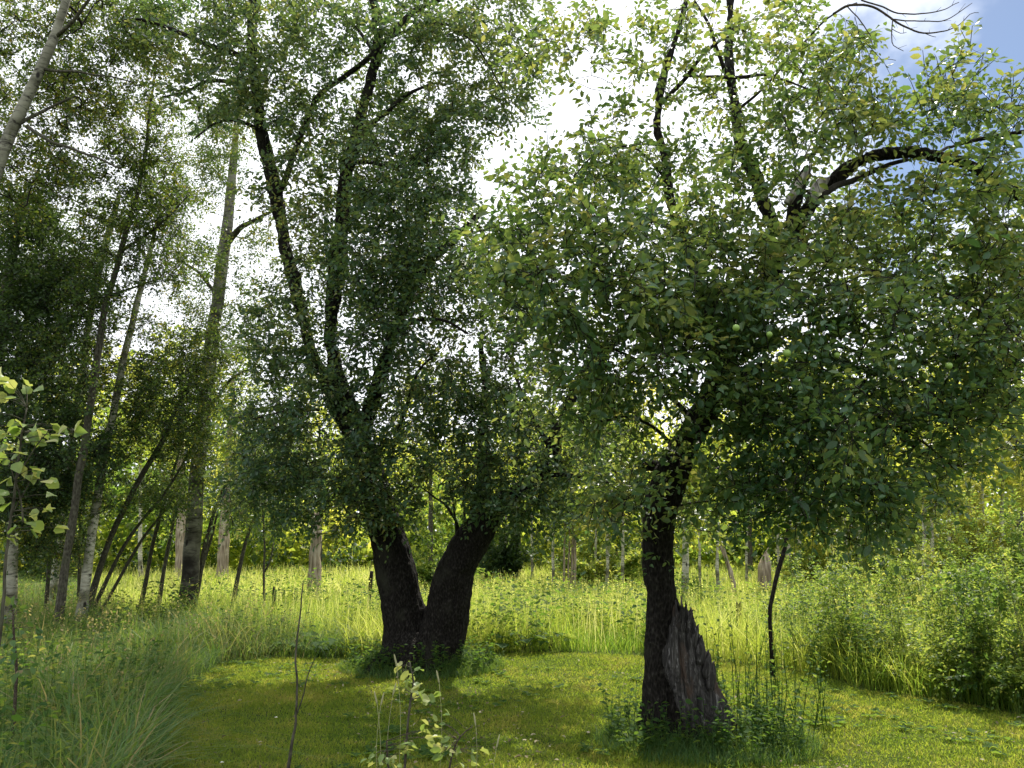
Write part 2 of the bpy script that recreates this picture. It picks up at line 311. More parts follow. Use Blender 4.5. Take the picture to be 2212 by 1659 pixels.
def ground_mat():
    m, t, o = mat('ground')
    tcn = t.nodes.new('ShaderNodeTexCoord')
    n = t.nodes.new('ShaderNodeTexNoise'); n.inputs['Scale'].default_value = 1.1; n.inputs['Detail'].default_value = 10; n.inputs['Roughness'].default_value = .7; t.links.new(tcn.outputs['Object'], n.inputs['Vector'])
    n2 = t.nodes.new('ShaderNodeTexNoise'); n2.inputs['Scale'].default_value = 60; n2.inputs['Detail'].default_value = 6; t.links.new(tcn.outputs['Object'], n2.inputs['Vector'])
    r = ramp(t, [(.35, (.05, .085, .018)), (.5, (.085, .125, .026)), (.68, (.16, .16, .05))], n.outputs[0])
    r2 = ramp(t, [(.35, (.65, .62, .58)), (.65, (1.0, 1.0, 1.0))], n2.outputs[0])
    mx = t.nodes.new('ShaderNodeMix'); mx.data_type = 'RGBA'; mx.blend_type = 'MULTIPLY'; mx.inputs[0].default_value = 1; t.links.new(r.outputs[0], mx.inputs[6]); t.links.new(r2.outputs[0], mx.inputs[7])
    p = t.nodes.new('ShaderNodeBsdfPrincipled'); p.inputs['Roughness'].default_value = .95; p.inputs['Specular IOR Level'].default_value = .1
    b = t.nodes.new('ShaderNodeBump'); b.inputs['Distance'].default_value = .03; t.links.new(n2.outputs[0], b.inputs['Height']); t.links.new(b.outputs[0], p.inputs['Normal'])
    t.links.new(mx.outputs[2], p.inputs['Base Color']); t.links.new(p.outputs[0], o.inputs[0]); return m
M['ground'] = ground_mat()

# ------------------------------------------------------------------ ground
def build_ground():
    xs = np.unique(np.concatenate([np.linspace(-600, -30, 24), np.linspace(-30, 30, 151), np.linspace(30, 600, 24)]))
    ys = np.unique(np.concatenate([np.linspace(-300, -5, 16), np.linspace(-5, 45, 126), np.linspace(45, 700, 28)]))
    X, Yg = np.meshgrid(xs, ys); Z = gz(X, np.minimum(Yg, 60)); V = np.stack([X, Yg, Z], -1).reshape(-1, 3)
    nx = len(xs); i = (np.arange(len(ys) - 1)[:, None] * nx + np.arange(nx - 1)[None]).ravel()
    T = np.concatenate([np.stack([i, i + 1, i + nx + 1], 1), np.stack([i, i + nx + 1, i + nx], 1)])
    mesh_obj('ground', V, T, M['ground'], kind='structure')
build_ground()

# the mown lawn: edge drawn on the ground plane
EDGE = np.array([ground(*p)[:2] for p in [(180, 1900), (335, 1659), (370, 1560), (400, 1470), (470, 1430), (600, 1418), (830, 1417), (1060, 1415), (1250, 1418), (1400, 1421), (1560, 1428), (1690, 1445),
                                          (1760, 1463), (1860, 1490), (1960, 1510), (2080, 1528), (2212, 1552), (2420, 1580), (2900, 1900)]])
def in_poly(x, y, P):
    x = np.asarray(x); y = np.asarray(y); r = np.zeros(x.shape, bool); j = len(P) - 1
    for i in range(len(P)):
        c = ((P[i, 1] > y) != (P[j, 1] > y)) & (x < (P[j, 0] - P[i, 0]) * (y - P[i, 1]) / (P[j, 1] - P[i, 1] + 1e-12) + P[i, 0])
        r ^= c; j = i
    return r
LAWN = np.vstack([EDGE, [[6, -4], [-4, -4]]])
def edge_noise(x, y, a=.18): return a * (fbm(np.stack([x * 1.3, y * 1.3, 0 * x], 1), 2, 5) - .5) * 2
def on_lawn(x, y, grow=0.0):
    e = edge_noise(x, y); c = np.array([0.3, 6.0]); k = 1 - (grow + e) / np.maximum(np.hypot(x - c[0], y - c[1]), .5)
    return in_poly(c[0] + (x - c[0]) * k, c[1] + (y - c[1]) * k, LAWN)

TREE_A = ground(912, 1446); TREE_B = ground(1440, 1598)
rng = np.random.default_rng(7)

def lawn_grass():
    b = Buf(); n = 560000
    y = 3.2 + 8.6 * rng.random(n) ** .8; x = (rng.random(n) * 2 - 1) * (y * .70 + .6) ; k = on_lawn(x, y); x, y = x[k], y[k]
    P = np.stack([x, y, gz(x, y) - .004], 1); f = fbm(np.stack([x * 1.5, y * 1.5, x * 0], 1), 3, 3)
    near = np.hypot(x - TREE_A[0], y - TREE_A[1]); nb = np.hypot(x - TREE_B[0], y - TREE_B[1])
    h = rng.uniform(.018, .05, len(x)) * (.5 + 1.1 * f); h *= 1 + 1.2 * np.exp(-(near / .55) ** 2) + 1.2 * np.exp(-(nb / .5) ** 2)
    f2 = fbm(np.stack([x * 5, y * 5, x * 0], 1), 2, 13); t = np.clip(-.15 + .6 * f + .7 * f2 + rng.normal(0, .2, len(x)), 0, 1)
    blades(b, P, h, rng.uniform(.005, .0105, len(x)), rng.uniform(.2, 1.6, len(x)), rng, 2, t)
    # clover and plantain among the lawn
    m = 9000; y = 3.5 + 8 * rng.random(m); x = (rng.random(m) * 2 - 1) * y * .68; k = on_lawn(x, y) & (fbm(np.stack([x, y, x * 0], 1), 2, 11) > .5); x, y = x[k], y[k]
    P = np.stack([x, y, gz(x, y) + rng.uniform(.01, .03, len(x))], 1); d = rng.normal(0, 1, P.shape); d[:, 2] *= .25
    leaves(b, P, d, rng.uniform(.014, .032, len(x)), 'small', rng, 1.4, np.clip(rng.normal(.5, .2, len(x)), 0, 1), .1, .25)
    b.obj('lawn_grass', M['lawn'], kind='stuff')
lawn_grass()

def scatter_fallen():
    b = Buf(); m = 5200; y = 4 + 7.5 * rng.random(m); x = (rng.random(m) * 2 - 1) * y * .68
    k = on_lawn(x, y) & ((rng.random(m) < .12) | (fbm(np.stack([x * 1.4, y * 1.4, 0 * x], 1), 2, 77) > .60) | (np.hypot(x - TREE_A[0] + .7, y - TREE_A[1] + .3) < 1.1)); x, y = x[k], y[k]; P = np.stack([x, y, gz(x, y) + rng.uniform(.025, .05, len(x))], 1); d = rng.normal(0, 1, P.shape); d[:, 2] *= .2
    leaves(b, P, d, rng.uniform(.02, .045, len(x)), 'apple', rng, 1.5, None, .1, .3)
    b.obj('fallen_leaves', M['fallen'], kind='stuff')
    # low rosettes of plantain, dandelion and creeping weeds in the turf
    c = Buf(); m = 1900; y = 4.2 + 7.2 * rng.random(m); x = (rng.random(m) * 2 - 1) * y * .68; f = fbm(np.stack([x * 1.1, y * 1.1, 0 * x], 1), 2, 88)
    k = on_lawn(x, y) & ((f > .58) | ((x < -1.2) & (y > 7.2) & (f > .42))); x, y = x[k], y[k]
    for i in range(len(x)):
        q = 6; a = rng.uniform(0, 6.28) + np.arange(q) * 1.05; P = np.repeat([[x[i], y[i], float(gz(x[i], y[i])) + .022]], q, 0)
        leaves(c, P, np.stack([np.cos(a), np.sin(a), np.full(q, .28)], 1), rng.uniform(.035, .075), 'apple', rng, 1.3, np.clip(rng.normal(.45, .2, q), 0, 1), .12, .2)
    c.obj('lawn_weeds', M['weed_leaf'], kind='stuff')
scatter_fallen()

# ------------------------------------------------------------------ tall meadow grass
def leftlim(y): return np.where(y < 11.4, -2.2, np.where(y < 14.5, -2.2 - (y - 11.4) * 1.7, -.52 * y))
def meadow():
    b = Buf()
    def put(n, ylo, yhi, hlo, hhi, wlo, whi, pw, tlo):
        y = ylo + (yhi - ylo) * rng.random(n) ** pw; x = (rng.random(n) * 2 - 1) * (y * .72 + 1); k = ~on_lawn(x, y, .02) & (x > leftlim(y))
        x, y = x[k], y[k]; m = len(x); f = fbm(np.stack([x * .7, y * .7, 0 * x], 1), 3, 9); dl = y
        f = np.clip((f - .5) * 2.2 + .5, 0, 1)
        f = np.where((x > 3) & (y < 12), f * .8, f); edge = on_lawn(x, y, -.5); e2 = on_lawn(x, y, -1.1); h = rng.uniform(hlo * .7, hhi, m) * (.5 + .8 * f) * np.where(edge, .6, np.where(e2, .9, 1)) * np.interp(y, [7, 12, 17], [1, 1, .62 if yhi < 20 else 1]) * (1 + .25 * (fbm(np.stack([x * 3, y * 3, 0 * x], 1), 2, 19) - .5))
        blades(b, np.stack([x, y, gz(x, y)], 1), h, rng.uniform(wlo, whi, m), rng.uniform(.1, 1.15, m) ** 1.3, rng, 3, np.clip(tlo + .5 * f + rng.normal(0, .2, m), 0, .97))
    put(150000, 7.2, 19, .42, .80, .005, .010, 1.3, .1)
    put(65000, 17, 36, .26, .50, .012, .024, 1.0, .25)
    # flower stalks with paler seed heads
    n = 3600; y = 10.8 + 17 * rng.random(n) ** 1.3; x = (rng.random(n) * 2 - 1) * (y * .7); k = ~on_lawn(x, y, .25) & (x > leftlim(y)); x, y = x[k], y[k]; m = len(x)
    h = rng.uniform(.55, .92, m) * np.interp(y, [10, 13, 18], [1, .95, .62]); az = rng.uniform(0, 6.28, m); ln = rng.uniform(.02, .22, m)
    P = np.stack([x, y, gz(x, y)], 1); tip = P + np.stack([np.cos(az) * ln, np.sin(az) * ln, h], 1)
    wv = np.array([.0022, 0, 0]) * (1 + y / 12)[:, None]
    V = np.stack([P - wv, P + wv, tip], 1).reshape(-1, 3); b.add(V, np.arange(m * 3).reshape(-1, 3), .95)
    for j in range(3):
        leaves(b, tip - np.array([0, 0, .035 * j]), np.stack([np.cos(az), np.sin(az), np.full(m, 1.6)], 1), rng.uniform(.02, .036, m), 'small', rng, .1, np.full(m, .80), .35, .8)
    b.obj('meadow_grass', M['tall_grass'], kind='stuff')
    # leafy weeds mixed into the front of the meadow and along the whole lawn edge
    c = Buf(); n = 24000; y = 6.5 + 11 * rng.random(n) ** 1.2; x = (rng.random(n) * 2 - 1) * (y * .72); k = ~on_lawn(x, y, .03) & (x > leftlim(y) - .5); x, y = x[k], y[k]
    e = on_lawn(x, y, -.7); ff = fbm(np.stack([x * .9, y * .9, 0 * x], 1), 2, 41); k = (e & (rng.random(len(x)) < .9)) | (ff > .57); x, y, e = x[k], y[k], e[k]; m = len(x)
    h = np.where(e, rng.uniform(.12, .5, m), rng.uniform(.35, .85, m))
    for i in range(m):
        p = np.array([x[i], y[i], float(gz(x[i], y[i]))]); q = p + [rng.normal(0, .1), rng.normal(0, .1), h[i]]; w_ = 7; t = np.linspace(.15, 1, w_)[:, None]; a = rng.uniform(0, 6.28) + np.arange(w_) * 2.4
        leaves(c, p + (q - p) * t, np.stack([np.cos(a), np.sin(a), np.full(w_, .25)], 1), rng.uniform(.04, .10), 'apple' if i % 3 else 'small', rng, .9, np.clip(rng.normal(.45, .25, w_), 0, 1), .25, .35)
    c.obj('meadow_weeds', M['weed_leaf'], kind='stuff')
meadow()

def rough_grass():
    """shaded tall grass and weeds on the left"""
    b = Buf(); n = 210000; y = 3.6 + 16 * rng.random(n) ** 1.25; x = -14 + 13.8 * rng.random(n)
    k = ~on_lawn(x, y, .0) & (x > -y * .75 - .8) & (x < np.where(y < 10.2, 1, leftlim(y) + rng.normal(0, .35, n)))
    x, y = x[k], y[k]; m = len(x)
    f = fbm(np.stack([x * 1.1, y * 1.1, 0 * x], 1), 3, 21); f = np.clip((f - .5) * 2.4 + .5, 0, 1)
    ed = on_lawn(x, y, -.55); h = rng.uniform(.18, .62, m) ** 1.0 * (.35 + 1.0 * f) * np.where(ed, .45, 1) * np.where(y > 9, 1.3, np.where(y < 7, 1.2, 1))
    blades(b, np.stack([x, y, gz(x, y)], 1), h, rng.uniform(.005, .012, m) * np.where(y < 7.5, 1.35, 1), rng.uniform(.1, 1.9, m), rng, 4, np.clip(-.05 + .35 * f + .6 * fbm(np.stack([x * 3.2, y * 3.2, 0 * x], 1), 2, 55) + rng.normal(0, .2, m), 0, 1), 1.3)
    n = 3500; y = 4 + 11 * rng.random(n); x = -10 + 9.8 * rng.random(n); k = ~on_lawn(x, y, .1) & (x > -y * .75) & (x < leftlim(y)) & (fbm(np.stack([x * 1.3, y * 1.3, 0 * x], 1), 2, 61) > .5); x, y = x[k], y[k]; m = len(x)
    P = np.stack([x, y, gz(x, y)], 1); az = rng.uniform(0, 6.28, m); h = rng.uniform(.35, .75, m); tip = P + np.stack([np.cos(az) * .15, np.sin(az) * .15, h], 1); wv = np.array([.0018, 0, 0])
    b.add(np.stack([P - wv, P + wv, tip], 1).reshape(-1, 3), np.arange(m * 3).reshape(-1, 3), .97)
    for j in range(4): leaves(b, tip - np.array([0, 0, .03 * j]) + rng.normal(0, .008, P.shape), np.stack([np.cos(az), np.sin(az), np.full(m, 1.2)], 1), rng.uniform(.02, .04, m), 'small', rng, .1, np.clip(rng.normal(.95, .06, m), 0, 1), .5, .8)
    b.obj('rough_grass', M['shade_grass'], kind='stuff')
    c = Buf(); n = 10000; y = 4.2 + 14 * rng.random(n) ** 1.2; x = -12 + 11.8 * rng.random(n)
    k = ~on_lawn(x, y, .25) & (x > -y * .75) & (x < leftlim(y)); x, y = x[k], y[k]; ff = fbm(np.stack([x * .8, y * .8, 0 * x], 1), 2, 33); k = ff > .47; x, y = x[k], y[k]; m = len(x)
    h = rng.uniform(.2, .65, m); 
    for i in range(m):
        p = np.array([x[i], y[i], float(gz(x[i], y[i]))]); q = p + [rng.normal(0, .08), rng.normal(0, .08), h[i]]; t = np.linspace(.25, 1, 9)[:, None]
        pp = p + (q - p) * t; a = rng.uniform(0, 6.28) + np.arange(9) * 2.4
        leaves(c, pp, np.stack([np.cos(a), np.sin(a), np.full(9, .3)], 1), rng.uniform(.035, .075), 'apple', rng, .9, None, .2, .3)
        c.add(*tube([p, q], [.003, .0015], 3, False), .2)
    c.obj('weeds', M['weed_leaf'], kind='stuff')
rough_grass()

# ------------------------------------------------------------------ tree growing
def sample_clusters(cl, n, rng):
    """cl rows: px, py, depth, rx px, ry px, half depth m, weight"""
    w_ = np.array([c[6] for c in cl], float); idx = rng.choice(len(cl), n, p=w_ / w_.sum()); o = []
    for i in idx:
        c = cl[i]
        while True:
            v = rng.uniform(-1, 1, 3)
            if .15 < np.dot(v, v) <= 1: break
        if rng.random() < .16: v = v / np.linalg.norm(v) * rng.uniform(1, 1.55)
        o.append(at(c[0] + v[0] * c[3], c[1] + v[1] * c[4], c[2] + v[2] * c[5]))
    return np.array(o)

def grow(limbs, targets, rng, step=.11, rise=.25, droop=.12, tip=.0016, up_pen=.0):
    """limbs: list of (n,4) xyz+radius already in the tree. Grows a thin branch from the nearest wood to every target.
    returns list of (points, radii) and the tips"""
    pos = []; rad = []; par = []; tang = []
    for Lm in limbs:
        g = norm(np.gradient(Lm[:, :3], axis=0))
        for i in range(len(Lm)): pos.append(Lm[i, :3]); rad.append(Lm[i, 3]); par.append(-1); tang.append(g[i])
    n0 = len(pos); cap = n0 + len(targets) * 26; Pn = np.zeros((cap, 3)); Pn[:n0] = pos; Tn = np.zeros((cap, 3)); Tn[:n0] = tang; par = list(par); n = n0
    d0 = np.full(len(targets), 1e9)
    for s in range(0, n0, 200):
        d0 = np.minimum(d0, np.linalg.norm(targets[:, None] - Pn[None, s:min(s + 200, n0)], axis=2).min(1))
    order = np.argsort(d0); paths = []
    for ti in order:
        t = targets[ti]; dv = t - Pn[:n]; d = np.linalg.norm(dv, axis=1)
        # prefer wood that lies below / inward of the target
        cost = d + up_pen * np.maximum(0, Pn[:n, 2] - t[2]) + .25 * np.maximum(0, -(dv * Tn[:n]).sum(1))
        j = int(np.argmin(cost)); D = d[j]
        if D < .05: continue
        m = int(min(24, max(3, D / step))); s = np.linspace(0, 1, m + 1)[1:, None]
        a = Pn[j]; c1 = a + Tn[j] * D * .35 + np.array([0, 0, rise * D]); c2 = t + (a - t) * .3 + np.array([0, 0, droop * D * 2])
        q = (1 - s) ** 3 * a + 3 * (1 - s) ** 2 * s * c1 + 3 * (1 - s) * s ** 2 * c2 + s ** 3 * t
        q = q + rng.normal(0, .018 * min(1, D * 1.5), q.shape) * (1 - s) * 2
        ids = [j] + list(range(n, n + m)); Pn[n:n + m] = q; full = np.vstack([a, q]); Tn[n:n + m] = norm(np.gradient(full, axis=0))[1:]
        par.extend(ids[:-1]); n += m; paths.append(ids)
    acc = np.zeros(n); par = np.array(par)
    child = np.zeros(n, bool); child[par[n0:]] = True
    P23 = 2.35
    for i in range(n - 1, n0 - 1, -1):
        if acc[i] == 0: acc[i] = tip ** P23
        acc[par[i]] += acc[i] * (1.0)
    R_ = acc ** (1 / P23)
    outp = []
    for ids in paths:
        ids = np.array(ids); r = R_[ids].copy()
        if ids[0] < n0: r[0] = min(r[1] * 1.25, rad[ids[0]])
        else: r[0] = min(r[0], r[1] * 1.4)
        outp.append((Pn[ids], r))
    return outp

def foliage(buf, tw, paths, rng, size, kind, rmax=.006, shoots=1.0, per=.035, shoot_len=(.10, .32), lps=7, up=.7, droop=.15, bias=0.0, spread=.5, sides=3):
    """leaves along the thin wood and along short side shoots"""
    A = []; Dd = []
    for P, r in paths:
        k = r < rmax; k[0] = False
        if k.sum() < 1: continue
        g = norm(np.gradient(P, axis=0)); A.append(P[k]); Dd.append(g[k])
    A = np.concatenate(A); Dd = np.concatenate(Dd)
    n = int(len(A) * shoots); i = rng.integers(0, len(A), n); s0 = A[i]; rnd = rng.normal(0, 1, (n, 3)); sdir = norm(Dd[i] * .7 + rnd * .5 + np.array([0, 0, .2]))
    ln = rng.uniform(*shoot_len, n); s1 = s0 + sdir * ln[:, None] * .55; s2 = s0 + sdir * ln[:, None] + np.array([0, 0, -1]) * (ln * droop * rng.uniform(.2, 1.6, n))[:, None]
    if tw is not None:
        # thin three sided shoots
        u = norm(np.cross(sdir, [0.1, 0.2, 1])); v = np.cross(sdir, u); V = []
        for P, rr in ((s0, .0032), (s1, .0024)):
            for a in (0, 2.094, 4.189): V.append(P + (u * math.cos(a) + v * math.sin(a)) * rr)
        V.append(s2); V = np.stack(V, 1); T = np.array([[0, 1, 4], [0, 4, 3], [1, 2, 5], [1, 5, 4], [2, 0, 3], [2, 3, 5], [3, 4, 6], [4, 5, 6], [5, 3, 6]])
        tw.add(V.reshape(-1, 3), (T[None] + (np.arange(n) * 7)[:, None, None]).reshape(-1, 3), .5)
    t = np.tile(np.linspace(.12, 1, lps), (n, 1)) + rng.normal(0, .03, (n, lps)); t = np.clip(t, .02, 1)
    tt = t[..., None]; Pp = np.where(tt < .5, s0[:, None] + (s1 - s0)[:, None] * tt * 2, s1[:, None] + (s2 - s1)[:, None] * (tt * 2 - 1)).reshape(-1, 3)
    # alternate leaves, each turned out from its shoot, the end one straight on
    su = norm(np.cross(sdir, rng.normal(0, .35, (n, 3)) + np.array([0, 0, 1.0]))); sv = np.cross(sdir, su)
    k_ = np.arange(lps); sgn = np.where(k_ % 2 == 0, 1.0, -1.0) * np.where(k_ == lps - 1, .1, 1.0)
    out_ = su[:, None] * sgn[None, :, None] + sv[:, None] * rng.normal(0, .45, (n, lps))[..., None]
    ld = (sdir[:, None] * rng.uniform(.35, 1.0, (n, lps))[..., None] + out_ * .85).reshape(-1, 3); Pp = Pp + norm(ld) * .012 * (size / .06)
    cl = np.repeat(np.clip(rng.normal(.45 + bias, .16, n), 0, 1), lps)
    szv = (rng.uniform(.75, 1.15, (n, 1)) * np.interp(np.linspace(0, 1, lps), [0, .6, 1], [1.05, 1.05, .7])[None]).ravel()
    lowf = fbm(Pp * 1.1, 2, 4); tint = np.clip(cl + (lowf - .5) * .7 + rng.normal(0, .14, len(Pp)), 0, 1)
    leaves(buf, Pp, ld + np.array([0, 0, -.22]), size * szv, kind, rng, up, tint, .22, spread)
    return n * lps

def path_tubes(buf, paths, sides_thin=3, rmin=0.0):
    for P, r in paths:
        if r[0] < rmin: continue
        s = 3 if r[0] < .006 else 5 if r[0] < .015 else 8
        buf.add(*tube(P, r, s, False), .5)

def limb(pts, d0, d1, rng, per=.1, amp=.006, slim=0):
    """pts rows: px, py, width px ; depth goes d0 -> d1 ; returns (n,4)"""
    n = len(pts); o = []
    for i, (x, y, w_) in enumerate(pts):
        Y = d0 + (d1 - d0) * i / (n - 1); p = at(x, y, Y); o.append([*p, max(w_ - (slim if w_ > 30 else 0), 1) * .5 * Y / F * 1.02])
    return smooth_path(np.array(o), per, amp, rng)

def bark_mesh(name, limbs, material, parent, rng, voxel=.014, amp=.02, extra=None, freq=(17, 17, 4.5), flare=None):
    """thick wood as one continuous surface: tubes fused by a voxel remesh, then real bark relief"""
    b = Buf()
    for Lm in limbs: b.add(*tube(Lm[:, :3], Lm[:, 3], 14))
    if extra: extra(b)
    V = np.concatenate(b.V); T = np.concatenate(b.T)
    tmp = mesh_obj('tmp', V, T, material); md = tmp.modifiers.new('r', 'REMESH'); md.mode = 'VOXEL'; md.voxel_size = voxel
    dg = bpy.context.evaluated_depsgraph_get(); ev = tmp.evaluated_get(dg); me = bpy.data.meshes.new_from_object(ev)
    bpy.data.objects.remove(tmp)
    n = len(me.vertices); co = np.zeros(n * 3); me.vertices.foreach_get('co', co); co = co.reshape(-1, 3)
    nv = np.zeros(n * 3, np.float32); me.vertex_normals.foreach_get('vector', nv); nv = nv.reshape(-1, 3)
    ridge = 1 - np.abs(fbm(co * np.array(freq), 3, 2) - .5) * 4; lump = fbm(co * 4.5, 3, 8) - .5
    co = co + nv * (amp * (np.clip(ridge, -1, 1) * .5)[:, None] + (amp * 1.6 * lump)[:, None])
    off = np.array(parent.location); me.vertices.foreach_set('co', (co - off).ravel()); me.update()
    me.polygons.foreach_set('use_smooth', np.ones(len(me.polygons), bool)); me.materials.clear(); me.materials.append(material); me.name = name
    o = bpy.data.objects.new(name, me); col.objects.link(o); o.parent = parent; return o

def root_flare(c, r0, n, rng, z0=.35):
    out_ = []
    for k in range(n):
        a = 6.283 * k / n + rng.uniform(-.3, .3); d = np.array([math.cos(a), math.sin(a), 0])
        p = [c + d * r0 * .35 + [0, 0, z0], c + d * r0 * .8 + [0, 0, z0 * .3], c + d * r0 * 1.25 + [0, 0, -.03], c + d * r0 * 1.6 + [0, 0, -.12]]
        r = [r0 * .38, r0 * .36, r0 * .26, r0 * .12]; out_.append(smooth_path(np.column_stack([np.array(p), r]), .05))
    return out_

# ------------------------------------------------------------------ left tree: two stems from one base
def tree_A():
    rng = np.random.default_rng(11); D = TREE_A[1]
    root = empty('apple_tree', (TREE_A[0], TREE_A[1], 0), 'black-barked old apple tree forking low into a V at the middle of the lawn', 'tree')
    thick = [
        limb([(905, 1475, 140), (885, 1425, 130), (877, 1340, 96), (858, 1250, 92), (840, 1170, 84), (822, 1106, 70), (806, 1040, 64), (785, 975, 60), (758, 920, 54), (722, 875, 42), (698, 815, 37), (672, 755, 34), (655, 690, 34), (640, 620, 36), (622, 560, 36), (608, 490, 32), (597, 425, 30), (578, 345, 26), (563, 270, 22), (556, 215, 20), (547, 150, 19), (545, 90, 18), (545, 20, 15), (550, -70, 11)], D, D + .2, rng, slim=11),
        limb([(785, 990, 50), (765, 910, 46), (742, 850, 42), (720, 780, 38), (713, 710, 34), (722, 620, 30), (736, 520, 28), (742, 440, 26), (750, 370, 25), (768, 300, 23), (790, 210, 22), (812, 130, 22), (816, 60, 20), (806, -10, 16), (798, -90, 10)], D, D - .5, rng, slim=11),
        limb([(775, 985, 44), (795, 900, 30), (820, 820, 25), (848, 730, 21), (880, 640, 18), (920, 575, 16), (965, 530, 14), (1005, 495, 13), (1036, 462, 8)], D, D - 1.0, rng, slim=11),
        limb([(920, 1475, 135), (945, 1410, 110), (965, 1330, 100), (975, 1270, 92), (1000, 1200, 84), (1038, 1140, 72), (1075, 1095, 56), (1130, 1055, 44), (1180, 1000, 40), (1205, 930, 38), (1232, 860, 34), (1275, 795, 28), (1330, 730, 22), (1390, 680, 16), (1450, 640, 10)], D, D - .9, rng, slim=11),
        limb([(1030, 1150, 58), (1045, 1080, 46), (1042, 1000, 36), (1045, 920, 20), (1050, 840, 12), (1040, 760, 7), (1045, 680, 4)], D, D + .3, rng, slim=11),
    ]
    thin = [
        limb([(545, 135, 15), (500, 112, 13), (450, 98, 12), (405, 78, 11), (350, 55, 9), (300, 42, 6), (250, 48, 4)], D + .1, D - .4, rng),
        limb([(548, 215, 13), (525, 195, 12), (490, 175, 10), (440, 178, 8), (400, 200, 6), (350, 210, 4)], D + .1, D + .7, rng),
        limb([(560, 280, 11), (520, 262, 8), (470, 265, 6), (420, 300, 4)], D + .1, D - .3, rng),
        limb([(598, 425, 16), (620, 380, 15), (640, 320, 14), (662, 262, 13), (690, 205, 12), (745, 165, 12), (800, 122, 13), (845, 75, 13), (895, 25, 14), (950, 0, 12), (1010, -20, 9)], D + .1, D - .3, rng),
        limb([(772, 295, 12), (800, 270, 12), (840, 240, 11), (870, 210, 9), (930, 180, 6)], D - .3, D - .9, rng),
        limb([(750, 355, 11), (790, 350, 9), (850, 360, 7), (920, 350, 5)], D - .3, D - 1, rng),
        limb([(812, 120, 10), (770, 60, 8), (720, 20, 6), (680, -20, 4)], D - .3, D + .3, rng),
        limb([(845, 80, 9), (900, 60, 8), (960, 50, 7), (1010, 80, 5), (1050, 130, 4), (1085, 190, 3)], D - .2, D - .8, rng),
        limb([(1030, 478, 8), (1040, 500, 8), (1052, 520, 7), (1053, 548, 4)], D - 1, D - 1.05, rng, .03, .002),
        limb([(690, 885, 8), (650, 886, 6), (600, 892, 5), (545, 905, 3)], D, D - .3, rng),
        limb([(840, 740, 12), (880, 700, 9), (950, 690, 7), (1010, 720, 5)], D - .6, D - 1.4, rng),
        limb([(860, 930, 9), (880, 870, 8), (905, 800, 6), (950, 760, 4)], D - .2, D - 1, rng),
        limb([(1000, 1190, 9), (985, 1130, 6), (960, 1090, 5), (920, 1060, 3)], D, D - .7, rng, .06),
        limb([(985, 1200, 7), (985, 1130, 5), (970, 1040, 4)], D, D - .3, rng, .06),
        limb([(1005, 1180, 7), (1003, 1110, 5), (1000, 1020, 4)], D, D - .2, rng, .06),
        limb([(995, 1190, 7), (1015, 1120, 6), (1020, 1030, 4)], D, D + .2, rng, .06),
        limb([(1150, 1040, 14), (1200, 1025, 10), (1260, 1030, 7), (1320, 1045, 4)], D - .6, D - 1, rng),
        limb([(1190, 970, 12), (1150, 900, 9), (1120, 830, 7), (1100, 760, 4)], D - .6, D - .2, rng),
    ]
    bark_mesh('trunk', thick + root_flare(np.array([TREE_A[0] - .06, TREE_A[1], 0]), .44, 7, rng), M['apple_bark'], root, rng, .014, .036)
    br = Buf()
    for Lm in thin:
        b1 = Buf(); b1.add(*tube(Lm[:, :3], Lm[:, 3], 7)); b1.obj('branch', M['limb_bark'], root)
    cl = [  # px, py, depth, rx, ry, rd, weight
        (430, 60, D, 130, 90, 1.2, 9), (560, 50, D, 120, 80, 1.2, 8), (470, 190, D, 110, 100, 1.2, 8), (600, 190, D, 90, 90, 1, 7), (700, 60, D, 90, 80, 1.2, 7), (860, 60, D - .3, 100, 70, 1.2, 7.5),
        (990, 60, D - .3, 80, 60, 1, 5.5), (1090, 130, D - .4, 85, 90, .9, 4.5), (1150, 200, D - .5, 60, 60, .7, 1.2), (1110, 30, D - .4, 80, 50, .8, 2.5), (1020, 230, D - .5, 110, 60, .9, 6.5), (900, 180, D - .3, 100, 70, 1, 5), (850, 310, D - .4, 110, 70, 1.2, 7), (960, 330, D - .5, 80, 50, .9, 4),
        (680, 330, D, 90, 90, 1, 7), (760, 180, D, 70, 90, 1, 5), (600, 400, D, 70, 80, 1, 3), (850, 430, D - .5, 120, 80, 1.2, 10), (960, 440, D - .6, 60, 50, .9, 3), (680, 500, D - .2, 90, 90, 1.2, 6), (820, 560, D - .6, 120, 90, 1.2, 11), (950, 580, D - .8, 100, 80, 1, 8),
        (1060, 640, D - .8, 110, 90, 1, 8), (700, 650, D, 100, 80, 1, 6), (860, 690, D - .6, 120, 80, 1.1, 10), (1180, 720, D + .1, 100, 90, 1, 6), (600, 720, D - .1, 80, 90, 1, 7), (620, 860, D - .2, 90, 90, 1, 8),
        (730, 800, D - .5, 80, 80, .8, 4), (920, 820, D - .6, 110, 80, 1, 8), (1060, 830, D - .6, 100, 80, 1, 8), (590, 980, D - .1, 90, 80, 1, 8), (680, 1050, D - .3, 90, 70, .9, 7), (560, 1070, D, 90, 60, .9, 4),
        (800, 980, D - .7, 80, 90, .5, 5), (920, 970, D - .4, 100, 80, .9, 6.5), (1080, 960, D - .6, 100, 80, .9, 7), (1200, 930, D + .2, 90, 90, .9, 5), (860, 1090, D - .5, 80, 45, .7, 3.5), (1000, 1070, D - .5, 60, 50, .6, 3),
        (1120, 1080, D - .8, 90, 50, .8, 5), (1230, 1060, D - .4, 90, 60, .8, 4), (1300, 950, D - .8, 80, 90, .9, 4), (760, 1100, D - .3, 70, 50, .7, 3), (640, 1120, D - .1, 60, 30, .7, 1.2)]
    tg = sample_clusters(cl, 3500, rng); paths = grow(thick + thin, tg, rng)
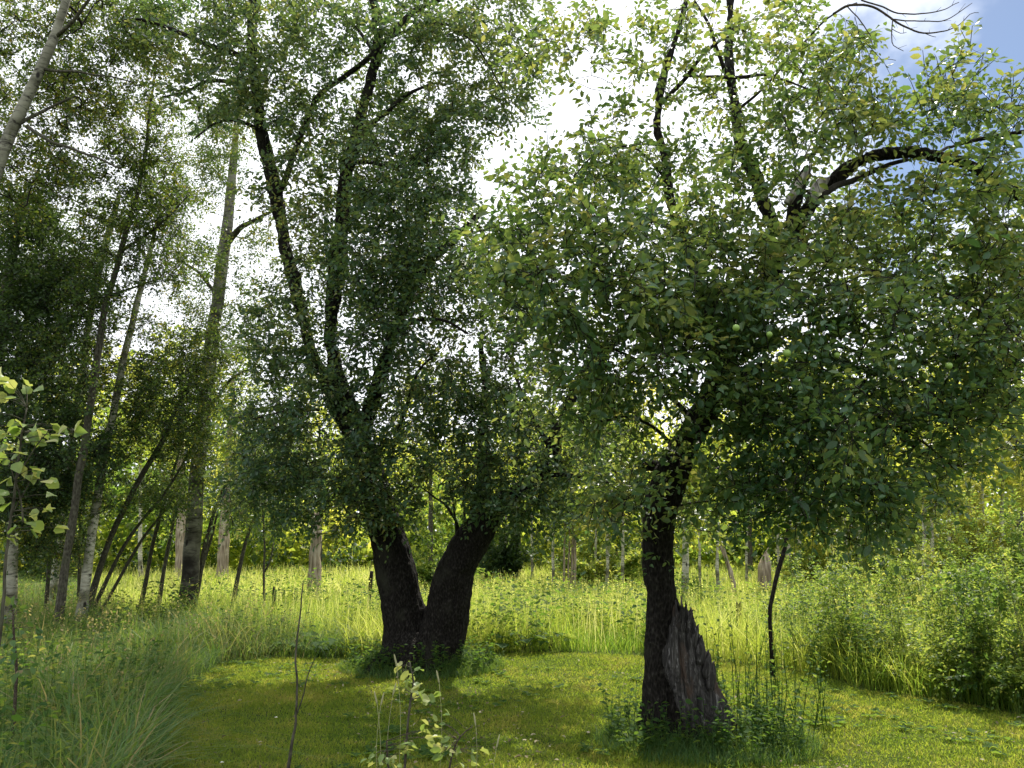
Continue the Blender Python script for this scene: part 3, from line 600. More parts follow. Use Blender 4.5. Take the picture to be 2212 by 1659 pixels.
    path_tubes(br, paths); lf = Buf()
    n = foliage(lf, br, paths, rng,   .070, 'apple', .007, 1.15, lps=8, bias=0, shoot_len=(.16, .42))
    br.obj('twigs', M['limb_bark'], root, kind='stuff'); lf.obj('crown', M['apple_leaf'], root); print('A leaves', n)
tree_A()

# ------------------------------------------------------------------ right tree with the split dead stub
def tree_B():
    rng = np.random.default_rng(23); D = TREE_B[1]
    root = empty('apple_tree', (TREE_B[0], TREE_B[1], 0), 'leaning old apple tree with a grey split stub at its foot and an arching limb', 'tree')
    thick = [
        limb([(1440, 1640, 120), (1436, 1590, 104), (1426, 1500, 74), (1426, 1400, 66), (1428, 1300, 64), (1422, 1223, 64), (1418, 1150, 66), (1432, 1080, 76), (1452, 1020, 76), (1480, 960, 62), (1508, 905, 60), (1540, 858, 66), (1560, 800, 58), (1574, 748, 50), (1596, 690, 46), (1660, 610, 42), (1690, 550, 40), (1725, 480, 38), (1765, 425, 32), (1808, 385, 24), (1850, 350, 21), (1905, 333, 21), (1965, 330, 22), (2025, 337, 22), (2085, 352, 20), (2145, 388, 18), (2212, 430, 16), (2300, 500, 11), (2380, 590, 6)], D, D - .9, rng, .09, slim=7),
        limb([(1600, 720, 34), (1650, 640, 32), (1680, 550, 32), (1668, 480, 32), (1648, 433, 32), (1631, 383, 29), (1608, 333, 23), (1593, 290, 20), (1590, 240, 18), (1581, 190, 17), (1575, 133, 16), (1575, 67, 14), (1577, 0, 12), (1580, -80, 8)], D - .1, D + .6, rng, .09, slim=7),
        limb([(1560, 820, 34), (1548, 760, 26), (1528, 690, 24), (1505, 600, 20), (1480, 520, 18), (1456, 455, 18), (1445, 400, 17), (1434, 333, 14), (1421, 283, 14), (1424, 205, 14), (1441, 143, 12), (1462, 75, 10), (1480, 10, 8), (1500, -60, 5)], D, D + .3, rng, .09, slim=7),
        limb([(1440, 1010, 24), (1415, 1006, 24), (1382, 1003, 22)], D, D, rng, .04),
        limb([(1436, 1290, 40), (1452, 1370, 62), (1468, 1440, 82), (1482, 1510, 96), (1492, 1590, 112), (1500, 1650, 120)], D - .02, D - .08, rng, .05),
        limb([(1700, 520, 30), (1712, 460, 26), (1725, 410, 24), (1745, 362, 15)], D - .6, D - .7, rng, .05),
    ]
    thin = [
        limb([(1768, 425, 16), (1810, 400, 15), (1855, 385, 13), (1905, 362, 11), (1960, 345, 9)], D - .85, D - .6, rng, .07),
        limb([(2050, 318, 5), (2075, 312, 8), (2130, 298, 10), (2212, 285, 10), (2290, 275, 7)], D - .3, D - 1, rng, .07),
        limb([(2010, 338, 9), (2050, 318, 7), (2075, 312, 6)], D - .7, D - .3, rng, .05),
        limb([(1430, 222, 11), (1455, 195, 11), (1480, 170, 10), (1505, 135, 9), (1545, 95, 7), (1600, 60, 4)], D + .2, D - .2, rng, .07),
        limb([(1475, 165, 5), (1530, 165, 7), (1590, 167, 9), (1650, 163, 7), (1700, 175, 5), (1760, 200, 4), (1830, 235, 3)], D + .3, D - .6, rng, .07),
        limb([(1580, 190, 10), (1560, 140, 10), (1535, 60, 8), (1500, 0, 5)], D + .3, D, rng, .07),
        limb([(1590, 240, 8), (1650, 190, 6), (1730, 100, 5), (1800, 30, 4), (1850, 8, 4)], D + .3, D - .8, rng, .07),
        limb([(1446, 395, 8), (1400, 340, 6), (1350, 315, 5), (1290, 330, 4), (1240, 380, 3)], D + .2, D - 1.1, rng, .07),
        limb([(1470, 490, 7), (1400, 480, 6), (1330, 500, 4), (1260, 520, 3)], D + .2, D - 1.3, rng, .07),
        limb([(1610, 700, 12), (1560, 640, 10), (1480, 590, 8), (1400, 580, 6), (1300, 600, 4), (1200, 600, 3)], D - .1, D - 1.6, rng, .08),
        limb([(1560, 870, 26), (1600, 862, 22), (1650, 853, 18), (1705, 856, 14), (1770, 868, 10), (1840, 880, 8), (1920, 910, 6), (2000, 960, 4), (2080, 1030, 2.5)], D - .1, D - 1.2, rng, .08),
        limb([(1680, 560, 14), (1760, 560, 11), (1850, 580, 9), (1950, 600, 7), (2060, 640, 5), (2160, 700, 3)], D - .4, D - 1.6, rng, .08),
        limb([(1600, 730, 14), (1680, 720, 11), (1780, 740, 9), (1880, 770, 7), (1980, 820, 5), (2060, 890, 3)], D - .1, D - 1.5, rng, .08),
        limb([(1640, 640, 10), (1650, 580, 9), (1700, 500, 7), (1800, 470, 5), (1900, 450, 4)], D, D + 1, rng, .08),
        limb([(1430, 1175, 7), (1448, 1120, 7), (1475, 1092, 6), (1530, 1082, 5), (1620, 1072, 4), (1700, 1060, 3)], D - .1, D - .5, rng, .04),
        limb([(1505, 915, 12), (1450, 860, 10), (1400, 800, 8), (1340, 760, 6), (1270, 750, 4)], D, D - 1.3, rng, .08),
        limb([(1470, 985, 10), (1420, 930, 8), (1360, 900, 6), (1290, 910, 4)], D, D - 1.0, rng, .08),
        limb([(1520, 890, 12), (1600, 940, 9), (1690, 960, 7), (1760, 1010, 5), (1810, 1090, 3)], D, D - .9, rng, .08),
        limb([(1900, 900, 6), (1945, 945, 8), (2000, 980, 8), (2030, 1010, 7)], D - .6, D - .8, rng, .05),
    ]
    # bare twigs against the blue sky, upper right
    bare = [
        limb([(1800, 30, 5), (1835, 12, 6), (1885, 14, 5.5), (1925, 40, 5), (1955, 58, 4.5), (1995, 72, 4), (2030, 68, 3.2), (2065, 58, 2.5), (2095, 32, 1.8), (2115, 28, 1.4)], D - .9, D - 1.1, rng, .03, .003),
        limb([(1860, 0, 4), (1900, 12, 4), (1940, 28, 3.6), (2000, 28, 3), (2040, 20, 2.4), (2072, 5, 1.6)], D - .9, D - 1, rng, .03, .003),
        limb([(1925, 42, 3.5), (1975, 45, 3), (2035, 45, 2.6), (2070, 28, 2.2), (2100, 6, 1.4)], D - 1, D - 1.1, rng, .03, .002),
        limb([(1928, 45, 3), (1926, 80, 2.5), (1930, 98, 2), (1952, 110, 1.4)], D - 1, D - 1, rng, .03, .002),
        limb([(1926, 62, 2), (1945, 72, 1.6), (1958, 70, 1.2)], D - 1, D - 1, rng, .03, .001),
        limb([(1998, 72, 2), (2012, 78, 1.6), (2022, 80, 1.2)], D - 1, D - 1, rng, .03, .001),
        limb([(1830, 14, 3), (1870, 60, 2.6), (1885, 100, 2.2), (1880, 125, 1.8), (1935, 130, 1.3)], D - .9, D - 1, rng, .03, .003),
    ]
    def stub(b): pass
    bark_mesh('trunk', thick + root_flare(np.array([TREE_B[0], TREE_B[1], 0]), .20, 5, rng), M['apple_bark'], root, rng, .010, .024, freq=(24, 24, 7))
    # the dead half of the trunk: split, leaning out to the right, jagged top, hollow face
    Ds = D - .24; rows = [(1318, 1458, 1494), (1335, 1450, 1500), (1360, 1440, 1506), (1395, 1430, 1520), (1430, 1431, 1534), (1465, 1438, 1541), (1500, 1450, 1556), (1535, 1464, 1572), (1560, 1474, 1590), (1600, 1474, 1596), (1660, 1465, 1600)]
    W_, H_ = 90, 150; yy = np.interp(np.linspace(0, 1, H_), np.linspace(0, 1, len(rows)), [r[0] for r in rows]); V = []
    xl = np.interp(yy, [r[0] for r in rows], [r[1] for r in rows]); xr = np.interp(yy, [r[0] for r in rows], [r[2] for r in rows])
    for i in range(H_):
        for j in range(W_):
            a = 2 * math.pi * j / W_; cx = (xl[i] + xr[i]) / 2; hw = (xr[i] - xl[i]) / 2
            V.append(at(cx + hw * math.cos(a), yy[i], Ds + .12 * math.sin(a) + .05))
    V = np.array(V); ang = np.tile(np.arange(W_) * 2 * math.pi / W_, H_); hh = np.repeat(np.linspace(0, 1, H_), W_)
    cen = V.reshape(H_, W_, 3).mean(1)[:, None].repeat(W_, 1).reshape(-1, 3); rd = V - cen
    tw_ = ang + hh * .7 + .5 * (fbm(V * 5, 2, 33) - .5)
    def an(k, hk, o, sd_): return fbm(np.stack([np.cos(tw_) * k, np.sin(tw_) * k, hh * hk], 1), o, sd_)
    big = an(1.6, 2.2, 2, 5) - .5; slab = np.floor(an(2.6, 1.0, 2, 6) * 7) / 7 - .5; fib = np.abs(an(11, 2.0, 3, 7) - .5); pit = np.clip(.36 - an(3.4, 5, 3, 9), 0, 1)
    V = cen + rd * (1 + big * .7 + slab * .55 - fib * .6 - pit * 2.2)[:, None]
    jag = an(3.0, 0, 2, 14); jag2 = np.floor(an(6.5, 0, 1, 15) * 8) / 8
    V[:, 2] += np.clip(1 - hh / .26, 0, 1) * ((jag - .55) * .26 + (jag2 - .5) * .12)
    i = np.arange(H_ - 1)[:, None] * W_; j = np.arange(W_)[None]; k = (j + 1) % W_; A_ = (i + j).ravel(); B_ = (i + k).ravel(); C_ = (i + W_ + k).ravel(); D_ = (i + W_ + j).ravel()
    T = np.concatenate([np.stack([A_, C_, B_], 1), np.stack([A_, D_, C_], 1)])
    nV = len(V); V = np.vstack([V, V[:W_].mean(0) - [0, 0, .14]]); j = np.arange(W_); T = np.vstack([T, np.stack([np.full(W_, nV), j, (j + 1) % W_], 1)])
    b = Buf(); b.add(V, T, .5)
    # bark shards still standing on the right edge and a knob
    for (x0, y0, x1, y1, w0) in ((1510, 1420, 1516, 1372, 24), (1526, 1450, 1531, 1402, 22), (1484, 1350, 1497, 1316, 8), (1466, 1350, 1459, 1296, 7), (1474, 1340, 1477, 1312, 9), (1534, 1475, 1541, 1428, 22), (1498, 1385, 1509, 1348, 16)):
        Lm = limb([(x0, y0 + 16, w0 * .7), (x0, y0, w0), ((x0 + x1) / 2, (y0 + y1) / 2, w0 * .8), (x1, y1, 1.5)], Ds, Ds, rng, .02, .003); vv, tt = tube(Lm[:, :3], Lm[:, 3], 6); b.add(vv, tt)
    st = b.obj('dead_stub', M['stub'], root); st['label'] = 'grey and rust weathered split wood leaning from the trunk foot'
    br = Buf()
    for Lm in thin:
        b1 = Buf(); b1.add(*tube(Lm[:, :3], Lm[:, 3], 7)); b1.obj('branch', M['limb_bark'], root)
    bb = Buf()
    for Lm in bare: bb.add(*tube(Lm[:, :3], Lm[:, 3], 5))
    for Lm in bare[:5]:
        for q in range(3, len(Lm) - 1, 4):
            p = Lm[q, :3]; g = norm(Lm[q + 1, :3] - p); e = p + g * .05 + np.array([rng.normal(0, .02), rng.normal(0, .02), rng.choice([-.03, .03])]); bb.add(*tube([p, e], [.0022, .001], 4))
    bb.obj('bare_branch', M['twig'], root)
    gk = Buf()
    for q in ([(1700, 440, 18), (1722, 405, 20), (1738, 378, 16), (1752, 352, 3)], [(1748, 432, 26), (1762, 412, 28), (1776, 395, 26), (1792, 385, 5)], [(1738, 340, 5), (1748, 318, 4), (1760, 300, 1.5)]):
        Lm = limb(q, D - .95, D - 1, rng, .03, .004); gk.add(*tube(Lm[:, :3], Lm[:, 3], 9))
    o = gk.obj('broken_knot', M['grey_wood'], root); o['label'] = 'pale grey broken branch stubs where the arching limb leaves the trunk'
    cl = [
        (1230, 60, D - .6, 100, 70, .8, 3.0), (1340, 110, D - .5, 90, 80, .8, 3.2), (1290, 230, D - .6, 70, 50, .6, 1.2), (1130, 90, D - .6, 60, 50, .6, 1.5), (1420, 60, D, 80, 80, .9, 2.4), (1500, 60, D, 80, 80, 1, 3.2), (1600, 80, D, 110, 90, 1, 5), (1720, 80, D - .4, 100, 90, 1, 6), (1810, 140, D - .6, 70, 90, .8, 4.5),
        (1380, 200, D - .3, 70, 70, .9, 1.6), (1500, 220, D, 90, 80, 1, 3), (1640, 230, D - .2, 110, 80, 1.1, 6.5), (1770, 260, D - .6, 100, 80, 1, 7), (1870, 270, D - .8, 70, 60, .8, 4), (1950, 260, D - .8, 60, 70, .8, 3), (2050, 260, D - 1, 80, 60, .8, 4),
        (2130, 210, D - 1.4, 90, 60, .6, 3.5), (2200, 250, D - 1.4, 70, 70, .6, 3), (2060, 180, D - 1, 25, 60, .3, .9), (2105, 110, D - 1.3, 12, 50, .1, .5), (1990, 190, D - 1, 20, 50, .2, .7),
        (1240, 340, D - .8, 110, 50, .8, 4), (1330, 400, D - .6, 110, 70, 1, 6), (1170, 430, D - .8, 80, 60, .8, 3.5), (1400, 360, D - .3, 90, 70, 1, 4.5), (1520, 380, D - .4, 100, 80, 1.1, 6.5), (1660, 380, D - .6, 100, 70, 1, 6), (1200, 520, D - 1.1, 130, 70, .9, 7), (1350, 530, D - 1, 120, 80, 1, 8), (1500, 520, D - .8, 100, 80, 1.1, 7),
        (1640, 530, D - .9, 110, 80, .9, 7.5), (1780, 500, D - 1, 100, 70, .9, 6), (1920, 460, D - .9, 110, 70, .9, 6.5), (2060, 430, D - 1.1, 100, 60, .8, 5.5), (2170, 400, D - 1.2, 90, 80, .8, 5),
        (1080, 520, D - 1.2, 70, 40, .6, 2), (1150, 620, D - 1.3, 120, 70, .8, 5), (1300, 650, D - 1.3, 120, 80, 1, 8), (1450, 660, D - 1.2, 110, 80, 1, 8), (1750, 640, D - 1.2, 120, 80, .9, 8.5), (1900, 620, D - 1.2, 110, 80, .9, 8), (2040, 590, D - 1.2, 100, 80, .9, 6.5), (2160, 560, D - 1.2, 90, 90, .9, 6), (1620, 650, D - 1.0, 80, 70, .7, 4),
        (1250, 780, D - 1.1, 110, 80, .9, 6), (1400, 790, D - 1.1, 100, 80, .9, 7), (1700, 780, D - 1.1, 110, 80, .9, 7.5), (1840, 780, D - 1.1, 110, 80, .9, 8.5), (1970, 760, D - 1.2, 110, 80, .9, 8), (2100, 740, D - 1.2, 90, 90, .8, 6.5), (2200, 720, D - 1.2, 60, 90, .8, 3),
        (1310, 900, D - .3, 80, 70, .8, 4), (1680, 900, D - .9, 100, 70, .8, 7), (1800, 920, D - 1, 110, 80, .9, 8.5), (1920, 880, D - 1, 90, 60, .8, 6), (2060, 880, D - 1.1, 90, 60, .7, 5), (2150, 850, D - 1.1, 80, 90, .7, 6), (2200, 640, D - 1.1, 60, 90, .7, 4), (2180, 980, D - .9, 60, 50, .6, 2),
        (1600, 1000, D - .6, 80, 60, .8, 4.5), (1720, 1020, D - .9, 100, 70, .8, 8), (1840, 1040, D - 1, 100, 70, .8, 8), (1950, 1010, D - 1, 50, 70, .5, 3), (1680, 1110, D - .8, 90, 50, .7, 4), (1800, 1130, D - .9, 90, 40, .6, 4), (1560, 1090, D - .6, 80, 50, .6, 2.5), (1920, 1100, D - 1, 70, 50, .6, 2.5),
        (1350, 1040, D + .3, 60, 60, .4, 3), (1330, 1100, D - .8, 80, 50, .5, 3), (1510, 1120, D + .4, 80, 40, .4, 2.5), (2000, 1080, D - 1, 60, 50, .6, 3), (1880, 1140, D - .9, 80, 35, .5, 2.5), (1660, 1060, D - .7, 80, 70, .6, 5), (2020, 1000, D - 1, 70, 60, .6, 3.5), (2110, 960, D - 1, 60, 50, .6, 2), (1260, 870, D - .9, 90, 80, .7, 5), (1410, 1190, D - .35, 28, 30, .12, .45), (1850, 500, D + .8, 150, 120, .6, 5), (2000, 700, D + .9, 150, 120, .6, 5), (1500, 450, D + .9, 120, 120, .5, 4), (1450, 730, D - .9, 90, 80, .7, 4), (1560, 720, D - 1.3, 60, 70, .4, 2.5)]
    cl += [(1500, 880, D - 1.2, 60, 60, .25, 1.2), (1590, 800, D - 1.3, 60, 60, .3, 1.8), (1470, 990, D - .9, 45, 30, .2, .6), (1640, 900, D - 1.2, 60, 50, .3, 1.5), (1540, 640, D - 1.4, 80, 60, .3, 3.5), (1400, 1010, D - .5, 30, 25, .15, 1.2)]
    cl = [c[:6] + (c[6] * (.66 if c[1] < 200 else .80 if c[1] < 480 else 1.0 if c[1] < 740 or c[0] < 1680 else .82),) for c in cl]
    tg = sample_clusters(cl, 2650, rng); paths = grow(thick[:3] + thin, tg, rng, .08, .18, .10, .0013)
    path_tubes(br, paths); lf = Buf()
    n = foliage(lf, br, paths, rng, .068, 'apple', .0055, .92, lps=8, bias=.08, droop=.40, shoot_len=(.13, .38), up=.8)
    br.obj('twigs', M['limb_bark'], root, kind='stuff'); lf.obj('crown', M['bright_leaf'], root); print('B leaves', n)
    # small green apples
    for k, (x, y, dd) in enumerate([(1808, 767, 1.9), (1743, 862, 1.6), (1700, 763, 2.0), (1662, 722, 2.1), (1590, 708, 2.2), (1965, 730, 1.9), (1380, 780, 1.9), (2050, 790, 1.9), (1845, 905, 1.7)]):
        c = at(x, y, D - dd); a = Buf(); m = 14; ph = np.linspace(.02, math.pi - .02, 10); P = []
        r = .017 + .003 * (k % 3)
        for p in ph: P.append([0, 0, r * math.cos(p) * (.92 + .1 * abs(math.cos(p)) ** .5) - .004 * math.exp(-(p / .3) ** 2)])
        vv, tt = tube(c + np.array(P), r * np.sin(ph) * 1.04, m); a.add(vv, tt); ap = a.obj('apple', M['apple_fruit'], root)
        s = Buf(); s.add(*tube([c + [0, 0, r * .8], c + [.003, 0, r * 1.5], c + [.004, .004, r * 2.4]], [.0012, .001, .0012], 5)); so = s.obj('stalk', M['twig'], None)
        so.parent = ap; so.matrix_parent_inverse = ap.matrix_world.inverted() if False else so.matrix_parent_inverse; so.location = (-root.location.x, -root.location.y, -root.location.z)
tree_B()

# ------------------------------------------------------------------ the grove on the left
def grove_tree(pts, d, label, bark, clusters, ntg, rng, leafsize=.055, lean_back=0.0, extra=(), kind='small', name='birch_tree', group='trees of the grove left of the lawn', mat_leaf='grove_leaf', lps=7, shoots=1.9, tip=.002, bias=0, cat='tree'):
    if d < 17: ntg = int(ntg * 3.2); pts = [(a, b_, c_ * .82) for a, b_, c_ in pts]
    base = at(pts[0][0], pts[0][1], d); gzb = float(gz(base[0], base[1])); root = empty(name, (base[0], base[1], gzb), label, cat, group)
    Lm = limb(pts, d, d + lean_back, rng, .15, .01); p0 = Lm[0].copy(); p0[:3] += (p0[:3] - Lm[2, :3]) / max(.05, Lm[2, 2] - p0[2]) * max(0, p0[2] - gzb + .1); p0[3] *= 1.3
    Lm = np.vstack([p0, Lm]); Lm = smooth_path(Lm[::2] if len(Lm) > 6 else Lm, .12)
    b = Buf(); tv, tt = tube(Lm[:, :3], Lm[:, 3], 12); g = fbm(tv * np.array([6, 6, 3]), 2, 3) - .5; ax = np.repeat(Lm[:, :3], 12, 0); ax = np.vstack([ax, tv[-2:]]); tv = ax + (tv - ax) * (1 + g[:, None] * .35)
    b.add(tv, tt); b.obj('trunk', M[bark], root)
    lims = [Lm]; br = Buf()
    for e in extra:
        E = limb(e[0], d + e[1], d + e[2], rng, .12, .01); lims.append(E); b1 = Buf(); b1.add(*tube(E[:, :3], E[:, 3], 7)); b1.obj('branch', M[bark if bark != 'birch' else 'grey_bark'], root)
    if ntg:
        tg = sample_clusters([(c[0], c[1], d + c[2], c[3], c[4], c[5], c[6]) for c in clusters], ntg, rng); paths = grow(lims, tg, rng, .16, .10, .05, tip)
        path_tubes(br, paths); lf = Buf(); foliage(lf, br if d < 14 else None, paths, rng, leafsize, kind, .009, shoots, lps=lps, shoot_len=(.12, .42), bias=bias); lf.obj('crown', M[mat_leaf], root)
    if br.n: br.obj('twigs', M['limb_bark'], root, kind='stuff')
    return root
g = np.random.default_rng(5)
grove_tree([(405, 1290, 44), (418, 1150, 40), (428, 1010, 38), (440, 900, 37), (455, 760, 35), (470, 640, 32), (484, 540, 31), (492, 470, 28), (500, 400, 24), (506, 330, 20), (515, 240, 15), (525, 150, 10)], 15, 'thick birch with black lower trunk and pale upper trunk, standing clear at the grove edge', 'birch',
           [(500, 250, 0, 80, 120, 1.2, 3), (400, 400, 0, 90, 120, 1.2, 5), (560, 560, -.3, 70, 80, .8, 2.5), (420, 650, 0, 90, 110, 1, 5), (480, 820, 0, 90, 100, 1, 4), (400, 900, 0, 80, 80, 1, 3), (540, 950, 0, 80, 90, 1, 3.5), (480, 1080, 0, 90, 60, 1, 2.5), (520, 700, 0, 60, 90, .8, 2), (480, 330, -1.2, 60, 110, .4, 3.5), (470, 560, -1.2, 40, 80, .3, 1.4), (445, 800, -1.2, 50, 90, .4, 2), (430, 980, -1.2, 50, 70, .4, 1.5)], 300, g,
           extra=[([(484, 535, 16), (515, 495, 13), (550, 475, 9), (600, 450, 5)], 0, -.6), ([(470, 640, 9), (430, 590, 7), (380, 560, 4)], 0, .6), ([(440, 900, 9), (500, 820, 7), (560, 790, 4)], 0, -.5)])
grove_tree([(138, 1255, 21), (152, 1150, 20), (168, 1050, 19), (184, 950, 18), (200, 850, 17), (215, 740, 16), (232, 650, 15), (262, 540, 14), (292, 440, 12), (312, 340, 10), (322, 250, 8), (335, 150, 6)], 11.5, 'slender dark grey trunk curving up right, first tall stem of the grove', 'grey_bark',
           [(300, 260, 0, 90, 120, 1, 5), (240, 420, 0, 110, 100, 1, 4), (330, 420, 0, 80, 100, .9, 3.5), (350, 560, 0, 90, 80, .9, 3), (200, 600, 0, 90, 90, 1, 4), (130, 780, 0, 90, 90, .9, 4)], 200, g, name='aspen_tree',
           extra=[([(262, 545, 7), (310, 510, 6), (360, 470, 5), (410, 420, 3)], 0, -.4), ([(235, 640, 6), (290, 620, 5), (350, 600, 3)], 0, .3)])
grove_tree([(185, 1250, 23), (200, 1150, 22), (213, 1060, 21), (228, 970, 20), (246, 890, 19), (262, 800, 17), (280, 720, 16), (300, 640, 15), (318, 570, 13), (336, 500, 11), (350, 420, 8)], 13, 'pale mottled trunk just right of the slender dark one, leaning right', 'aspen',
           [(330, 480, 0, 90, 100, 1, 3), (270, 760, 0, 110, 90, 1, 4), (230, 900, 0, 110, 90, 1, 4), (340, 850, 0, 80, 80, 1, 3), (180, 1050, 0, 100, 80, 1, 3)], 150, g, name='aspen_tree')
grove_tree([(208, 1258, 16), (225, 1200, 15), (250, 1135, 14), (290, 1060, 14), (325, 1000, 13), (350, 955, 12), (372, 900, 10), (400, 845, 8), (430, 790, 5)], 13.6, 'grey trunk leaning steeply right from the foot of the pale mottled trunk', 'grey_bark',
           [(400, 850, 0, 80, 80, .9, 3), (310, 950, 0, 90, 60, .9, 2), (430, 760, 0, 70, 60, .8, 2)], 60, g, name='aspen_tree')
grove_tree([(232, 1250, 9), (262, 1190, 9), (300, 1130, 8), (345, 1080, 7), (385, 1020, 6), (420, 960, 4)], 14, 'thin dark stem leaning right beneath the steeply leaning grey trunk', 'grey_bark', [(400, 980, 0, 70, 60, .8, 1), (330, 1080, 0, 70, 40, .8, 1)], 26, g, name='sapling_tree')
grove_tree([(258, 1250, 8), (300, 1175, 7), (345, 1115, 6), (375, 1075, 4)], 14.4, 'thinnest arching stem of the three that lean right in the grove', 'grey_bark', [(370, 1070, 0, 50, 40, .7, 1)], 14, g, name='sapling_tree')
grove_tree([(-170, 900, 46), (-90, 620, 42), (-30, 430, 37), (15, 310, 33), (55, 215, 29), (95, 135, 26), (120, 70, 24), (140, 10, 22), (165, -60, 18), (210, -160, 12)], 9.5, 'white birch slanting across the upper left corner of the picture', 'birch',
           [(60, 60, 1.6, 150, 80, 1.2, 5), (220, 60, 1.2, 120, 80, 1, 6), (60, 240, 1.5, 110, 100, 1.2, 5), (170, 210, 1, 90, 80, .8, 4.5), (330, 90, 1.2, 90, 90, 1, 3), (40, 400, 1.4, 90, 90, 1, 3.5), (130, 380, 1, 80, 60, .8, 2)], 250, g,
           extra=[([(60, 275, 8), (110, 305, 7), (180, 330, 6), (260, 365, 4)], 0, -.5), ([(120, 80, 9), (165, 40, 8), (200, -10, 7)], 0, -.2), ([(95, 150, 8), (160, 155, 6), (230, 165, 4), (290, 175, 3)], 0, -.3), ([(40, 270, 8), (100, 235, 7), (160, 210, 5)], 0, .4)], bias=.05)
grove_tree([(120, 1235, 16), (150, 1000, 16), (178, 800, 16), (200, 650, 18), (218, 570, 18), (234, 500, 17), (246, 465, 15), (262, 400, 9)], 14.8, 'chalky white trunk broken off among leaves above the left grove', 'aspen',
           [(220, 500, 0, 60, 80, .8, 2), (140, 560, 0, 110, 100, 1, 5), (70, 660, 0, 110, 100, 1, 5), (90, 830, 0, 120, 100, 1, 5)], 170, g, name='aspen_tree')
grove_tree([(312, 1268, 11), (328, 1190, 10), (348, 1110, 9), (368, 1040, 8), (390, 960, 5)], 15.4, 'thin tilted stem left of the thick birch, nearer of the two there', 'grey_bark', [(390, 960, 0, 60, 60, .8, 1), (350, 1050, .2, 50, 50, .6, 1)], 24, g, name='sapling_tree')
grove_tree([(350, 1258, 10), (360, 1200, 9), (370, 1150, 8), (380, 1080, 6)], 16.4, 'short thin upright stem close left of the thick birch', 'grey_bark', [(380, 1080, 0, 50, 60, .8, 1)], 14, g, name='sapling_tree')
grove_tree([(425, 1275, 14), (440, 1200, 12), (455, 1130, 10), (478, 1070, 8), (500, 1010, 5)], 15.3, 'thin forked companion stem growing against the right side of the thick birch', 'grey_bark', [(500, 1010, 0, 60, 60, .8, 1)], 18, g, name='sapling_tree', extra=[([(430, 1250, 7), (450, 1180, 6), (470, 1110, 4)], .1, .3)])
grove_tree([(508, 1280, 11), (520, 1220, 10), (533, 1165, 9), (552, 1100, 7), (575, 1020, 4)], 16, 'thin sapling leaning right midway between thick birch and V-trunk tree', 'grey_bark', [(570, 1050, 0, 60, 60, .8, 1), (540, 1130, 0, 60, 30, .6, .6)], 22, g, name='sapling_tree')
grove_tree([(571, 1290, 6), (570, 1230, 6), (571, 1160, 5), (566, 1090, 4)], 14.5, 'straight pencil-thin sapling in the grass left of V-trunk tree', 'grey_bark', [(566, 1120, 0, 60, 50, .6, 1)], 16, g, name='sapling_tree', extra=[([(571, 1235, 4), (585, 1205, 3), (592, 1170, 2)], 0, .1)])
grove_tree([(-60, 1250, 45), (-40, 1000, 40), (-10, 800, 36), (20, 600, 30), (50, 420, 22)], 12.4, 'dark leafy tree filling the far left edge of the grove', 'grey_bark',
           [(60, 560, 0, 110, 110, 1.2, 8), (40, 720, 0, 110, 90, 1.2, 8), (130, 640, 0, 100, 90, 1, 5), (60, 880, 0, 110, 90, 1.1, 7), (140, 1000, 0, 110, 80, 1, 5), (40, 1050, 0, 110, 80, 1, 6), (30, 480, 0, 90, 60, 1, 3)], 330, g, name='maple_tree', mat_leaf='dark_leaf', leafsize=.07, kind='small')
grove_tree([(25, 1270, 26), (28, 1200, 25), (25, 1100, 23), (30, 1000, 20)], 12.9, 'stout grey trunk low at the left edge of the grove', 'aspen', [(60, 1100, 0, 110, 60, .9, 3), (110, 1180, 0, 90, 40, .8, 2)], 60, g, name='aspen_tree')
grove_tree([(105, 1240, 9), (107, 1190, 9), (118, 1120, 7), (130, 1060, 5)], 14.2, 'small dark stem between the stout left trunk and the slender curving trunk', 'grey_bark', [(120, 1080, 0, 60, 50, .8, 1)], 16, g, name='sapling_tree')
grove_tree([(170, 1240, 9), (172, 1190, 8), (175, 1120, 7)], 15, 'small dark stem seen between the slender curving trunk and pale mottled trunk', 'grey_bark', [(175, 1130, 0, 50, 50, .8, 1)], 14, g, name='sapling_tree')

# ------------------------------------------------------------------ trees beyond the meadow
FAR_FINE = True
def far_tree(px, py, d, wpx, top, label, bark='aspen', ntg=60, spread=90, name='aspen_tree', lean=0, matl='wood_leaf', crown_from=.55, group='slim trees along the far side of the meadow', bias=0, kind='small'):
    n = 6; pts = []
    for i in range(n): t = i / (n - 1); pts.append((px + lean * t, py + (top - py) * t, wpx * (1 - .7 * t)))
    h = py - top; cl = [(px + lean * .8, py - h * (crown_from + (1 - crown_from) * .75), 0, spread * .7, h * .3, 1.2, 3), (px + lean * .5, py - h * (crown_from + (1 - crown_from) * .35), 0, spread, h * .25, 1.3, 4), (px + lean, top, 0, spread * .5, h * .12, .9, 1)]
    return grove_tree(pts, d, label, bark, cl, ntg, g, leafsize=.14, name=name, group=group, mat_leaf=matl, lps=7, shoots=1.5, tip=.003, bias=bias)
far_tree(391, 1232, 25, 24, 760, 'broad tan trunk in the sun behind the thick birch', 'snag', 90, 110)
far_tree(480, 1232, 25.5, 24, 800, 'broad tan trunk in the sun, just right of the thick birch', 'snag', 90, 100, lean=25)
far_tree(303, 1225, 26, 9, 830, 'slim pale tree in the sun seen through the leaning grove stems', 'aspen', 80, 100)
far_tree(1195, 1270, 20, 7, 980, 'thin pale stem left of the four-stem clump beyond the V-trunk tree', 'aspen', 40, 60)
